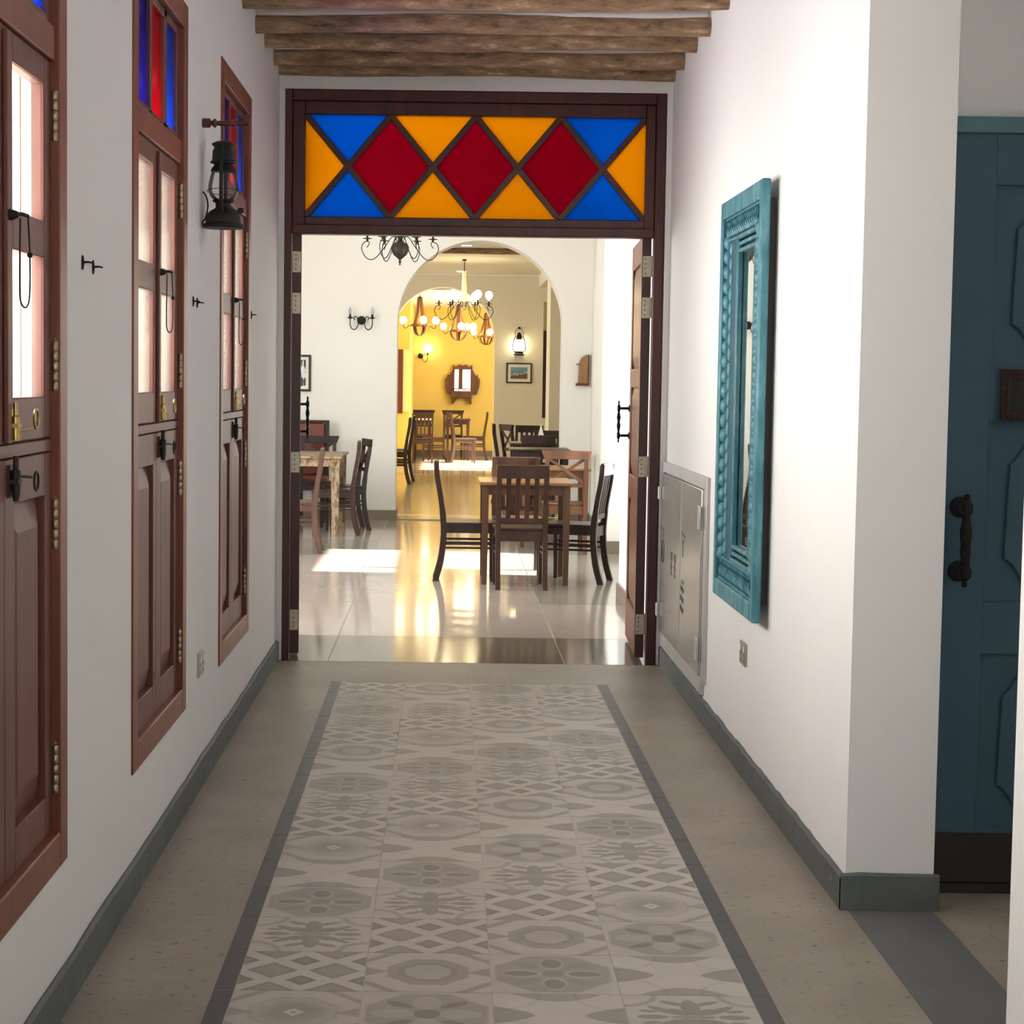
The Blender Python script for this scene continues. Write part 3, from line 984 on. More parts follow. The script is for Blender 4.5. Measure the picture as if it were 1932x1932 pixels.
# ------------------------------------------------------------------ double door with coloured transom
d1 = thing('door_1', 'dark mahogany double door frame with coloured glass lattice above, both leaves open', 'door', (0, 9.5, 0), 0, None, 'structure')
fr = MB()
fr.box(-0.825, -0.785, 0, 0.07, 0, 2.86).box(1.026, 1.074, 0, 0.07, 0, 2.86).box(-0.785, 1.026, 0, 0.07, 2.806, 2.86)
fr.build('door_frame', M['door_wood'], d1, bevel=0.004)
fi = MB()
fi.box(-0.785, -0.722, 0.022, 0.1, 2.15, 2.806).box(0.978, 1.026, 0.022, 0.1, 2.15, 2.806).box(-0.722, 0.978, 0.022, 0.1, 2.742, 2.806)
fi.box(-0.722, 0.978, 0.022, 0.1, 2.19, 2.236)
ts = fi.build('transom_frame', M['door_wood'], d1, bevel=0.004)
MB().box(-0.785, 1.026, 0.006, 0.1, 2.148, 2.196).build('transom_bar', M['door_wood'], d1, bevel=0.005)
xa, xb, za, zb = -0.722, 0.978, 2.236, 2.742
px, zm = (xb - xa) / 4, (za + zb) / 2
for i in range(4):
    for dy_, (p, q) in zip((0, 0.0008), (((xa + px * i, za), (xa + px * (i + 1), zb)), ((xa + px * i, zb), (xa + px * (i + 1), za)))):
        MB().bar((p[0], 0.055 + dy_, p[1]), (q[0], 0.055 + dy_, q[1]), 0.03, 0.028, (0, 1, 0)).build('lattice_bar', M['door_wood'], ts, bevel=0.002)
def tpane(poly, mt):
    MB().prism(poly, 'y', 0.055, 0.060).build('pane', M[mt], ts, smooth=False)
tpane([(xa, za), (xa + px / 2, zm), (xa, zb)], 'yel_g')
tpane([(xb, zb), (xb - px / 2, zm), (xb, za)], 'yel_g')
for i in range(4):
    mt = 'blue_g' if i in (0, 3) else 'yel_g'
    x0 = xa + px * i
    tpane([(x0, zb), (x0 + px / 2, zm), (x0 + px, zb)], mt)
    tpane([(x0, za), (x0 + px, za), (x0 + px / 2, zm)], mt)
for i in range(3):
    x0 = xa + px * (i + 1)
    tpane([(x0, za), (x0 + px / 2, zm), (x0, zb), (x0 - px / 2, zm)], 'red_g')


def door_leaf(side, pivot, ang):
    """leaf along local +y from its hinge edge; room face on the side away from the wall"""
    g = 1 if side > 0 else -1
    t0, t1 = sorted((0.0, g * 0.047))
    mb = MB()
    Wd, Hh, z0 = 0.86, 2.165, 0.02
    st = 0.11
    rails = [(z0, 0.24), (0.80, 0.93), (1.40, 1.50), (Hh - 0.13, Hh)]
    mb.box(t0, t1, 0, st, z0, Hh).box(t0, t1, Wd - st, Wd, z0, Hh)
    for a, b_ in rails:
        mb.box(t0, t1, st, Wd - st, a, b_)
    o = mb.build('door_leaf', M['leaf_wood'], d1, bevel=0.004)
    o.location = (pivot[0], pivot[1] - 9.5, 0)
    o.rotation_euler = (0, 0, ang)
    MB().box(t0 + 0.001, t1 - 0.001, -0.003, 0.002, z0, Hh - 0.002).build('hinge_edge', M['door_wood'], o)
    for a, b_ in ((0.24, 0.80), (0.93, 1.40), (1.50, Hh - 0.13)):
        for (xf, xi) in ((t0 + 0.014, t0 + 0.003), (t1 - 0.014, t1 - 0.003)):
            q = 0.06
            vs = [(xf, st, a), (xf, Wd - st, a), (xf, Wd - st, b_), (xf, st, b_), (xi, st + q, a + q), (xi, Wd - st - q, a + q), (xi, Wd - st - q, b_ - q), (xi, st + q, b_ - q)]
            MB().add(vs, [(0, 1, 5, 4), (1, 2, 6, 5), (2, 3, 7, 6), (3, 0, 4, 7), (4, 5, 6, 7)]).build('raised_panel', M['leaf_wood'], o, smooth=False)
    xr = t0 if g > 0 else t1                     # room face
    hd = MB()
    dx = -g
    for zc in (1.135, 1.285):
        hd.lathe([(0.022, 0), (0.02, 0.004 * 1), (0.008, 0.01), (0.007, 0.05), (0.012, 0.056), (0.012, 0.066), (0.002, 0.07)] if dx > 0 else
                 [(0.002, -0.07), (0.012, -0.066), (0.012, -0.056), (0.007, -0.05), (0.008, -0.01), (0.02, -0.004), (0.022, 0)], (xr, Wd - 0.05, zc), 'x', 12)
    hd.lathe([(0.003, 1.095), (0.006, 1.105), (0.004, 1.112), (0.010, 1.125), (0.010, 1.145), (0.006, 1.155), (0.012, 1.19), (0.007, 1.21), (0.012, 1.235), (0.006, 1.265), (0.010, 1.275), (0.010, 1.295), (0.004, 1.308), (0.006, 1.318), (0.003, 1.328)],
             (xr + dx * 0.061, Wd - 0.05, 0), 'z', 10)
    hd.build('handle', M['iron'], o)
    for zc in (2.014, 1.806, 1.0, 0.192):
        hp = MB().box((t0 + 0.004) if g > 0 else t0 - 0.012, t1 + 0.012 if g > 0 else t1 - 0.004, -0.008, -0.004, zc - 0.052, zc + 0.052)
        hp.lathe([(0.006, zc - 0.052), (0.006, zc + 0.052)], (t1 + 0.014 if g > 0 else t0 - 0.014, -0.004, 0), 'z', 8)
        h_ = hp.build('hinge', M['hinge_steel'], o)
        sc = MB()
        for dz in (-0.036, -0.012, 0.012, 0.036):
            sc.lathe([(0.0035, -0.0095), (0.0035, -0.006)], ((t0 + t1) / 2 + 0.006 * (1 if dz * 1000 % 2 > 1 else -1), 0, zc + dz), 'y', 8)
        # dark screw heads belong to the plate
        tag(sc.build('screws', M['iron'], o), kind='stuff')
    return o


door_leaf(-1, (-0.743, 9.62), math.radians(6.0))
door_leaf(1, (0.979, 9.62), math.radians(-2.3))

# ------------------------------------------------------------------ teal door beside the pillar
d2 = thing('door_2', 'dark teal panelled door behind the wall end, with black pull handle', 'door', (1.36, 5.27, 0), 0, None, 'structure')
MB().box(-0.02, 1.0, -0.03, 0.0, 2.123, 2.167).build('door_head', M['teal_trim'], d2, bevel=0.003)
leaf = MB().box(0, 0.92, -0.002, 0.0, 0.025, 2.123)
stx, rx_ = 0.147, 0.773
leaf.box(0, stx, -0.018, 0.0, 0.172, 2.123).box(rx_, 0.92, -0.018, 0.0, 0.172, 2.123)
for a, b_ in ((0.172, 0.185), (0.681, 0.826), (1.331, 1.479), (1.983, 2.123)):
    leaf.box(stx, rx_, -0.018, 0.0, a, b_)
lf = leaf.build('door_leaf', M['teal_door'], d2, bevel=0.003)
for a, b_ in ((0.185, 0.681), (0.826, 1.331), (1.479, 1.983)):
    x0, x1 = stx + 0.056, rx_ - 0.056
    za_, zb_ = a + 0.10, b_ - 0.10
    arc = lambda cx, cz, a0, a1: [(cx + 0.055 * math.cos(math.radians(a0 + (a1 - a0) * i / 6)), cz + 0.075 * math.sin(math.radians(a0 + (a1 - a0) * i / 6))) for i in range(7)]
    poly = [(x0, za_ + 0.02)] + [(x0 + 0.055 * i / 6, za_ + 0.02 - 0.065 * (1 - math.cos(math.pi / 2 * i / 6))) for i in range(1, 7)]
    poly += [(x1 - 0.055 + 0.055 * i / 6, za_ + 0.02 - 0.065 * (1 - math.sin(math.pi / 2 * i / 6))) for i in range(0, 7)]
    poly += [(x1, zb_ - 0.02)] + [(x1 - 0.055 * i / 6, zb_ - 0.02 + 0.065 * (1 - math.cos(math.pi / 2 * i / 6))) for i in range(1, 7)]
    poly += [(x0 + 0.055 - 0.055 * i / 6, zb_ - 0.02 + 0.065 * (1 - math.sin(math.pi / 2 * i / 6))) for i in range(0, 6)]
    MB().prism(poly, 'y', -0.012, -0.002).build('raised_panel', M['teal_door'], lf, bevel=0.004, smooth=False)
MB().box(0, 0.92, -0.02, 0.0, 0.03, 0.172).build('kick_plate', M['kick'], d2, bevel=0.002)
MB().box(-0.02, 0.95, -0.025, 0.0, 0, 0.028).build('threshold', M['kick'], d2)  # dark strip added for the dark floor gap under the leaf
pl = MB().box(0.176, 0.20, -0.035, -0.018, 1.335, 1.477).box(0.316, 0.34, -0.035, -0.018, 1.335, 1.477).box(0.20, 0.316, -0.035, -0.018, 1.335, 1.36).box(0.20, 0.316, -0.035, -0.018, 1.452, 1.477)
pp = pl.build('plaque_frame', M['mid_wood'], d2, bevel=0.002)
cv = MB()
for i in range(9):
    z_ = 1.347 + i * 0.0148
    for x_ in (0.188, 0.328):
        cv.ring((x_, -0.036, z_), 0.006, 0.0016, 'y', 10, 4)
for i in range(8):
    x_ = 0.203 + i * 0.0155
    for z_ in (1.347, 1.465):
        cv.ring((x_, -0.036, z_), 0.006, 0.0016, 'y', 10, 4)
cv.build('carving', M['dark_wood'], pp)
MB().box(0.20, 0.316, -0.024, -0.018, 1.36, 1.452).build('plaque_face', M['black'], pp)
hd = MB()
for zc, dxx in ((1.092, 0.0), (0.913, -0.004)):
    hd.lathe([(0.020, -0.07), (0.024, -0.066), (0.012, -0.05), (0.010, -0.03), (0.028, -0.026), (0.030, -0.018)], (0.075, 0, zc), 'y', 16)
hd.lathe([(0.006, 0.872), (0.008, 0.882), (0.006, 0.888), (0.018, 0.90), (0.019, 0.915), (0.012, 0.935), (0.013, 0.955), (0.016, 0.97), (0.013, 0.985), (0.015, 0.988), (0.013, 0.992), (0.015, 0.996), (0.017, 1.03), (0.012, 1.055), (0.011, 1.07), (0.018, 1.085), (0.018, 1.10), (0.008, 1.115), (0.009, 1.125), (0.005, 1.13)],
         (0.082, -0.06, 0), 'z', 14)
hd.build('pull_handle', M['iron'], d2)

# ------------------------------------------------------------------ small things on the corridor walls
# bars sit at the wall, stems point into the room, as seen edge-on
def hook2(y, z, label):
    t = thing('wall_hook', label, 'hook', (LX, y, z), 0, None)
    MB().tube([(0.003, 0, -0.017), (0.004, 0, 0), (0.003, 0, 0.016)], [0.0022, 0.0036, 0.0022], 8).build('backplate', M['iron'], t)
    MB().tube([(0.004, 0, 0), (0.016, 0, 0.001), (0.026, 0, -0.001)], [0.003, 0.0024, 0.002], 8).build('stem', M['iron'], t)
    t['group'] = 'black iron hooks beside the windows'
for y, z, lb in ((4.40, 1.687, 'black iron hook nearest the camera, upper of the first pair'), (4.53, 1.684, 'black iron hook just behind the one nearest the camera'),
                 (6.31, 1.677, 'black iron hook under the lantern, nearer of that pair'), (6.41, 1.676, 'black iron hook under the lantern, farther of that pair'),
                 (8.18, 1.697, 'single black iron hook past the last window')):
    hook2(y, z, lb)

def socket(x, y, z, sgn, label):
    t = thing('wall_socket', label, 'socket', (x, y, z), 0)
    a, b_ = sorted((0, sgn * 0.008))
    MB().box(a, b_, -0.065, 0.065, -0.042, 0.042).build('plate', M['nickel'], t, bevel=0.002)
    c, d_ = sorted((sgn * 0.008, sgn * 0.011))
    for ya_ in (-0.045, 0.025):
        MB().box(c, d_, ya_, ya_ + 0.02, 0.008, 0.03).build('switch', M['white_plastic'], t, bevel=0.001)
    hs = MB()
    c, d_ = sorted((sgn * 0.008, sgn * 0.0088))
    for yy in (-0.033, 0.033):
        hs.box(c, d_, yy - 0.003, yy + 0.003, -0.006, 0.004).box(c, d_, yy - 0.015, yy - 0.007, -0.028, -0.024).box(c, d_, yy + 0.007, yy + 0.015, -0.028, -0.024)
    tag(hs.build('socket_holes', M['black'], t), kind='stuff')
socket(LX, 6.535, 0.43, 1, 'metal wall socket low on the wall below the lantern')
socket(RX, 6.88, 0.44, -1, 'metal wall socket low on the wall below the blue mirror')

# hanging lantern
lt = thing('wall_lantern', 'black hurricane lantern hanging from a turned wooden bracket', 'lantern', (LX, 6.55, 1.937))
MB().lathe([(0.016, 0.0), (0.0165, 0.026), (0.008, 0.03), (0.008, 0.033), (0.0155, 0.04), (0.0155, 0.046), (0.008, 0.051), (0.0085, 0.054), (0.0095, 0.062), (0.0098, 0.094), (0.0085, 0.099), (0.013, 0.104), (0.013, 0.112), (0.0085, 0.117), (0.0085, 0.120), (0.011, 0.137), (0.009, 0.158)],
           (0, 0, 0.358), 'x', 16).build('bracket', M['door_wood'], lt)
lx = 0.073
MB().lathe([(0.068, 0.0), (0.0715, 0.004), (0.069, 0.012), (0.061, 0.019), (0.0605, 0.034), (0.055, 0.048), (0.044, 0.06), (0.030, 0.068), (0.028, 0.07)], (lx, 0, 0), 'z', 28).build('fuel_tank', M['iron'], lt)
MB().lathe([(0.027, 0.068), (0.027, 0.086), (0.036, 0.091), (0.038, 0.095), (0.034, 0.098)], (lx, 0, 0), 'z', 18).build('burner', M['iron'], lt)
MB().lathe([(0.032, 0.096), (0.045, 0.108), (0.0525, 0.13), (0.0515, 0.15), (0.044, 0.182), (0.038, 0.198)], (lx, 0, 0), 'z', 24).build('glass_globe', M['clear'], lt)
MB().lathe([(0.044, 0.194), (0.041, 0.204), (0.034, 0.212), (0.032, 0.218), (0.045, 0.222), (0.046, 0.226), (0.039, 0.232), (0.038, 0.262), (0.031, 0.276), (0.040, 0.284), (0.041, 0.288), (0.024, 0.296), (0.008, 0.299)], (lx, 0, 0), 'z', 24).build('chimney', M['iron'], lt)
for s_ in (-1, 1):
    MB().tube(spline([(lx, s_ * 0.045, 0.05), (lx, s_ * 0.066, 0.085), (lx, s_ * 0.068, 0.15), (lx, s_ * 0.056, 0.215), (lx, s_ * 0.036, 0.265), (lx, s_ * 0.024, 0.285)], 6), 0.0065, 8).build('side_tube', M['iron'], lt)
wg = MB().tube([(lx + 0.056 * math.cos(a), 0.056 * math.sin(a), 0.126 - 0.006 * math.sin(a)) for a in [0.2 * k for k in range(32)]], 0.0013, 5)
wg.build('wire_guard', M['iron'], lt)
MB().tube([(lx, 0, 0.296), (lx - 0.004, 0, 0.32), (lx - 0.004, 0, 0.352)], 0.0018, 6).build('hanger', M['iron'], lt)
MB().lathe([(0.008, -0.012), (0.010, 0), (0.008, 0.008)], (lx + 0.062, 0, 0.062), 'x', 10).build('filler_cap', M['iron'], lt)
MB().tube(spline([(0.002, 0.0, 0.125), (0.014, 0, 0.108), (0.02, 0, 0.075), (0.012, 0, 0.035), (0.0, 0, 0.018), (0.010, 0, 0.012)], 6), 0.003, 6).build('cable', M['iron'], lt)

# steel cabinet with hinged door
cb = thing('wall_cabinet', 'brushed steel service cabinet set low in the wall next to the door frame', 'cabinet', (RX, 7.86, 0.0))
D = 1.61
cbz0, cbz1 = 0.165, 1.035
MB().box(-0.016, 0.0, 0, 0.07, cbz0, cbz1).box(-0.016, 0, D - 0.05, D, 0.11, cbz1).box(-0.016, 0, 0.07, D - 0.05, 0.985, cbz1).box(-0.016, 0, 0.07, D - 0.05, 0.11, 0.185).build('cabinet_frame', M['steel_frame'], cb, bevel=0.002)
cd = MB().box(-0.026, -0.008, 0.075, D - 0.055, 0.19, 0.98).build('cabinet_door', M['steel'], cb, bevel=0.003)
MB().box(-0.028, -0.026, 0.75, 0.757, 0.2, 0.975).build('door_seam', M['steel_frame'], cd)
for zc in (0.878, 0.292):
    MB().box(-0.04, -0.026, D - 0.062, D - 0.01, zc - 0.032, zc + 0.032).build('hinge', M['white_plastic'], cd, bevel=0.003)
for zc in (0.86, 0.30):
    MB().box(-0.036, -0.026, 0.06, 0.13, zc - 0.05, zc + 0.05).build('latch', M['steel_frame'], cd, bevel=0.003)
def stroke(p, q, w):
    MB().bar((-0.0265, p[0], p[1]), (-0.0265, q[0], q[1]), w, 0.001, (1, 0, 0)).build('marking', M['charcoal'], cd, smooth=False)
stroke((1.50, 0.715), (1.40, 0.70), 0.010)
stroke((1.50, 0.455), (1.40, 0.43), 0.008)
for rr_ in (0.055, 0.03):
    MB().ring((-0.0262, 1.44, 0.60), rr_, 0.004, 'x', 16, 4).build('marking', M['charcoal'], cd)
stroke((1.44, 0.69), (1.44, 0.665), 0.04)
stroke((0.72, 0.75), (0.60, 0.735), 0.012)
stroke((0.66, 0.72), (0.66, 0.64), 0.03)
for y_ in (0.68, 0.62):
    stroke((y_, 0.535), (y_, 0.52), 0.03)
for z_ in (0.50, 0.455, 0.41):
    stroke((0.72, z_), (0.60, z_ - 0.01), 0.022)
    stroke((0.69, z_ + 0.012), (0.66, z_ - 0.02), 0.012)
for y_ in (1.10, 0.97):
    stroke((y_ - 0.02, 0.625), (y_ - 0.02, 0.585), 0.07)
    stroke((y_ - 0.01, 0.575), (y_ - 0.03, 0.545), 0.04)
    stroke((y_ - 0.02, 0.535), (y_ - 0.02, 0.515), 0.035)

# carved teal mirror (local origin at the near lower corner on the wall; x points into the room as negative)
mr = thing('wall_mirror', 'tall carved mirror in weathered teal frame on the corridor wall', 'mirror', (RX, 6.37, 0.615))
MW, MH = 0.95, 1.50
MB().box(-0.024, 0.0, 0.05, MW - 0.05, 0.06, MH - 0.06).build('backing', M['kick'], mr)
fo = MB()
fo.box(-0.060, -0.030, 0, MW, 0, MH) if False else None
lipw = 0.055
fo.box(-0.060, -0.030, 0, lipw, 0, MH).box(-0.060, -0.030, MW - lipw, MW, 0, MH).box(-0.060, -0.030, lipw, MW - lipw, 0, 0.065).box(-0.060, -0.030, lipw, MW - lipw, MH - 0.065, MH)
fo.build('outer_frame', M['teal'], mr, bevel=0.006)
gy0, gy1, gz0, gz1 = 0.22, 0.575, 0.22, MH - 0.21
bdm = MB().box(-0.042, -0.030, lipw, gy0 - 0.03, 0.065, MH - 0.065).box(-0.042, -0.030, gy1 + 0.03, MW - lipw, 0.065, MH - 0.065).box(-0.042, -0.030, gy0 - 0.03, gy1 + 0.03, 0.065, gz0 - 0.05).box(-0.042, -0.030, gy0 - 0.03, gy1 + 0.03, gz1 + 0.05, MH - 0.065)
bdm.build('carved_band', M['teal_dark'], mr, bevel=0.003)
rim = MB()
for k_, d_ in ((0.0, -0.047), (0.018, -0.043), (0.034, -0.046)):
    w_ = 0.014
    a0, a1, c0, c1 = gy0 - k_, gy1 + k_, gz0 - k_ * 1.5, gz1 + k_ * 1.5
    rim.box(d_, -0.028, a0 - w_, a0, c0 - w_, c1 + w_).box(d_, -0.028, a1, a1 + w_, c0 - w_, c1 + w_).box(d_, -0.028, a0, a1, c0 - w_, c0).box(d_, -0.028, a0, a1, c1, c1 + w_)
rim.build('inner_rim', M['teal'], mr, bevel=0.003)
MB().box(-0.0275, -0.0255, gy0 - 0.02, gy1 + 0.02, gz0 - 0.02, gz1 + 0.02).build('mirror_glass', M['mirror'], mr, smooth=False)
# beaded columns down both sides, carved fret across head and foot
bead_me = None
scal_me = None
for yb_ in (MW - lipw - 0.055, 0.115):
    for i in range(22):
        z_ = 0.165 + i * (MH - 0.32) / 21
        if bead_me is None:
            o = MB().lathe([(0.030, 0.0), (0.029, -0.006), (0.020, -0.016), (0.014, -0.019), (0.013, -0.017), (0.003, -0.020)], (0, 0, 0), 'x', 12).build('bead', M['teal'], mr)
            bead_me = o.data
        else:
            o = bpy.data.objects.new('bead', bead_me)
            COL.objects.link(o)
            o.parent = mr
        o.location = (-0.041, yb_, z_)
    for i in range(21):
        z_ = 0.165 + (i + 0.5) * (MH - 0.32) / 21
        if scal_me is None:
            o = MB().lathe([(0.026, 0.0), (0.025, -0.004), (0.016, -0.008), (0.004, -0.0095)], (0, 0, 0), 'x', 10).build('scallop', M['teal'], mr)
            scal_me = o.data
        else:
            o = bpy.data.objects.new('scallop', scal_me)
            COL.objects.link(o)
            o.parent = mr
        o.location = (-0.041, yb_ + (-0.075 if yb_ > 0.5 else 0.045), z_)
for zc in (0.11, MH - 0.11):
    fm = MB()
    for i in range(16):
        y_ = 0.14 + i * 0.045
        fm.tube(spline([(-0.043, y_ - 0.018, zc - 0.028), (-0.052, y_, zc - 0.008), (-0.044, y_ + 0.016, zc + 0.012), (-0.05, y_ - 0.004, zc + 0.03)], 4), 0.0065, 6)
        fm.ball((-0.045, y_ + 0.02, zc - 0.02), 0.009, 8)
    fm.box(-0.048, -0.040, 0.06, 0.90, zc - 0.046, zc - 0.036).box(-0.048, -0.040, 0.06, 0.90, zc + 0.038, zc + 0.046)
    fm.build('carved_fret', M['teal'], mr)

# ------------------------------------------------------------------ chairs (front faces +y, origin on the floor below the seat)
def chair(kind, mats, label, group):
    fm, sm = mats
    t = thing('dining_chair', label, 'chair', (0, 0, 0), 0, group)
    hw, hd_, lw = 0.162, 0.175, 0.034
    post = lambda s_: spline([(s_ * hw, -hd_ - 0.055, 0.0), (s_ * hw, -hd_ - 0.018, 0.14), (s_ * hw, -hd_, 0.30), (s_ * hw, -hd_ - 0.002, 0.42), (s_ * hw, -hd_ - 0.022, 0.58), (s_ * hw, -hd_ - 0.05, 0.74), (s_ * hw, -hd_ - 0.058, 0.845)], 3)
    def back_y(z):
        pts = [(0.42, -hd_ - 0.002), (0.58, -hd_ - 0.022), (0.74, -hd_ - 0.05), (0.85, -hd_ - 0.058)]
        for (a, ya), (b_, yb2) in zip(pts, pts[1:]):
            if z <= b_:
                return ya + (yb2 - ya) * (z - a) / (b_ - a)
        return pts[-1][1]
    for s_ in (-1, 1):
        mb = MB()
        P = post(s_)
        vs, fs = [], []
        for p in P:
            w = lw / 2
            d = 0.021 if p.z < 0.5 else 0.017
            vs += [(p.x - w, p.y - d, p.z), (p.x + w, p.y - d, p.z), (p.x + w, p.y + d, p.z), (p.x - w, p.y + d, p.z)]
        for i in range(len(P) - 1):
            a = i * 4
            fs += [(a, a + 1, a + 5, a + 4), (a + 1, a + 2, a + 6, a + 5), (a + 2, a + 3, a + 7, a + 6), (a + 3, a, a + 4, a + 7)]
        fs += [(3, 2, 1, 0), tuple(len(vs) - 4 + k for k in range(4))]
        mb.add(vs, fs).build('back_post', fm, t)
        fl_ = MB()
        w, w2 = lw / 2, lw / 2 - 0.005
        fl_.add([(s_ * hw - w2, hd_ - w2, 0), (s_ * hw + w2, hd_ - w2, 0), (s_ * hw + w2, hd_ + w2, 0), (s_ * hw - w2, hd_ + w2, 0),
                 (s_ * hw - w, hd_ - w, 0.40), (s_ * hw + w, hd_ - w, 0.40), (s_ * hw + w, hd_ + w, 0.40), (s_ * hw - w, hd_ + w, 0.40)],
                [(0, 3, 2, 1), (4, 5, 6, 7), (0, 1, 5, 4), (1, 2, 6, 5), (2, 3, 7, 6), (3, 0, 4, 7)]).build('leg', fm, t)
        MB().box(s_ * hw - 0.008, s_ * hw + 0.008, -hd_, hd_, 0.268, 0.284).box(s_ * hw - 0.008, s_ * hw + 0.008, -hd_, hd_, 0.232, 0.246).build('stretcher', fm, t)
    MB().box(-hw - 0.018, hw + 0.018, -hd_ + 0.012, hd_ + 0.026, 0.40, 0.42).build('seat', sm, t, bevel=0.004)
    MB().box(-hw, hw, hd_ - 0.01, hd_ + 0.01, 0.34, 0.40).box(-hw, hw, -hd_ - 0.01, -hd_ + 0.01, 0.33, 0.40).box(-hw - 0.009, -hw + 0.009, -hd_, hd_, 0.345, 0.40).box(hw - 0.009, hw + 0.009, -hd_, hd_, 0.345, 0.40).build('apron', fm, t)
    if kind == 'slat':
        n, r = 8, []
        tr = MB()
        tr.box(-hw - 0.018, hw + 0.018, back_y(0.83) - 0.014, back_y(0.83) + 0.010, 0.765, 0.856)
        tr.build('top_rail', fm, t, bevel=0.004)
        MB().box(-hw, hw, back_y(0.47) - 0.010, back_y(0.47) + 0.010, 0.455, 0.49).build('lower_rail', fm, t)
        for i in range(4):
            x = -0.096 + i * 0.064
            sl = MB()
            for z0, z1 in ((0.485, 0.58), (0.58, 0.68), (0.68, 0.77)):
                y0, y1 = back_y(z0), back_y(z1)
                sl.add([(x - 0.0165, y0 - 0.006, z0), (x + 0.0165, y0 - 0.006, z0), (x + 0.0165, y0 + 0.006, z0), (x - 0.0165, y0 + 0.006, z0),
                        (x - 0.0165, y1 - 0.006, z1), (x + 0.0165, y1 - 0.006, z1), (x + 0.0165, y1 + 0.006, z1), (x - 0.0165, y1 + 0.006, z1)],
                       [(0, 1, 5, 4), (1, 2, 6, 5), (2, 3, 7, 6), (3, 0, 4, 7)])
            sl.build('slat', fm, t)
    else:
        yb2 = back_y(0.83)
        MB().prism([(-hw - 0.022, 0.79), (hw + 0.022, 0.79), (hw + 0.045, 0.85), (hw + 0.045, 0.862), (-hw - 0.045, 0.862), (-hw - 0.045, 0.85)], 'y', yb2 - 0.016, yb2 + 0.014).build('top_rail', fm, t, bevel=0.003)
        MB().box(-hw, hw, back_y(0.56) - 0.010, back_y(0.56) + 0.010, 0.555, 0.59).build('lower_rail', fm, t)
        for s_ in (-1, 1):
            MB().bar((-s_ * (hw - 0.012), back_y(0.585) + 0.004 * s_, 0.585), (s_ * (hw - 0.012), back_y(0.795) + 0.004 * s_, 0.795), 0.026, 0.011, (0, 1, 0)).build('cross_bar', fm, t)
    return t


G1 = 'dining chairs at the tables'
PRO = {}
used_p = {}
def put(kind, matn, x, y, deg, label, sc=1.0, z=0.0):
    key = (kind, matn)
    if key not in PRO:
        PRO[key] = chair(kind, (M[matn], M[matn]), label, G1)
        o = PRO[key]
        o.location = (x, y, z)
        o.rotation_euler = (0, 0, math.radians(deg))
    else:
        o = dup(PRO[key], (x, y, z), math.radians(deg), label)
    o.scale = (sc, sc, sc)
    return o


put('slat', 'mid_wood', 0.52, 13.09, 2, 'brown slat back chair facing away in front of the honey topped table')
put('slat', 'dark_wood', 0.165, 13.55, -90, 'dark chair seen side-on, its straight back at the free end of the honey topped table')
put('slat', 'dark_wood', 0.93, 13.50, 73, 'dark slat back chair turned outwards beside the open door leaf')
put('slat', 'mid_wood', 0.53, 14.02, 180, 'brown chair behind the honey topped table, only its top rail showing above')
put('cross', 'tan_wood', 1.0, 15.82, 0, 'orange brown cross back chair next to the white pier')
put('slat', 'dark_wood', 0.965, 19.95, 0, 'very dark slat back chair standing in the wide arch', 1.0, 0.012)
put('cross', 'dark_wood', 0.80, 21.95, -90, 'dark chair in profile just beyond the arch, beside the dark table', 1.07, 0.012)
put('cross', 'dark_wood', 0.95, 22.85, -70, 'dark cross back chair turned at an angle beyond the arch', 1.04, 0.012)
put('slat', 'dark_wood', 1.19, 21.46, 180, 'dark chair facing the camera on the far side of the dark table', 1.0, 0.012)
put('slat', 'dark_wood', 1.03, 23.9, 172, 'hindmost dark chair showing beside the white napkin', 1.0, 0.012)
put('cross', 'mid_wood', -1.03, 17.35, 92, 'brown cross back chair tucked at the worn painted table, nearer one')
put('cross', 'dark_wood', -0.98, 17.96, 103, 'dark cross back chair nearest the white arch wall beside the worn table')
put('slat', 'rose_wood', -1.25, 15.52, 92, 'rosy brown slat back chair in the sunlight past the left door leaf')
put('cross', 'dark_wood', -1.27, 18.52, 180, 'dark cross back chair on the far side of the worn painted table')
put('slat', 'dark_wood', -0.74, 25.75, 90, 'dark chair peeping past the left edge of the arch, nearer one', 1.06, 0.012)
put('cross', 'dark_wood', -0.70, 26.55, 92, 'dark chair peeping past the left edge of the arch, farther one', 1.06, 0.012)
put('slat', 'tan_wood', -0.22, 32.95, 90, 'sunlit tan slat back chair in the yellow room', 1.0, 0.016)
put('slat', 'rose_wood', 0.30, 32.60, -84, 'pale sunlit chair in the middle of the yellow room', 1.0, 0.016)
put('cross', 'mid_wood', 0.12, 34.75, 180, 'cross back chair under the carved wall shelf', 1.0, 0.016)
put('slat', 'mid_wood', 0.50, 33.85, 90, 'lone brown chair in profile against the yellow wall', 1.0, 0.016)
put('cross', 'dark_wood', -0.42, 34.8, 180, 'dark cross back chair in the corner of the yellow room', 1.0, 0.016)
put('slat', 'mid_wood', -0.40, 32.3, 0, 'brown chair facing away at the white topped table', 1.0, 0.016)


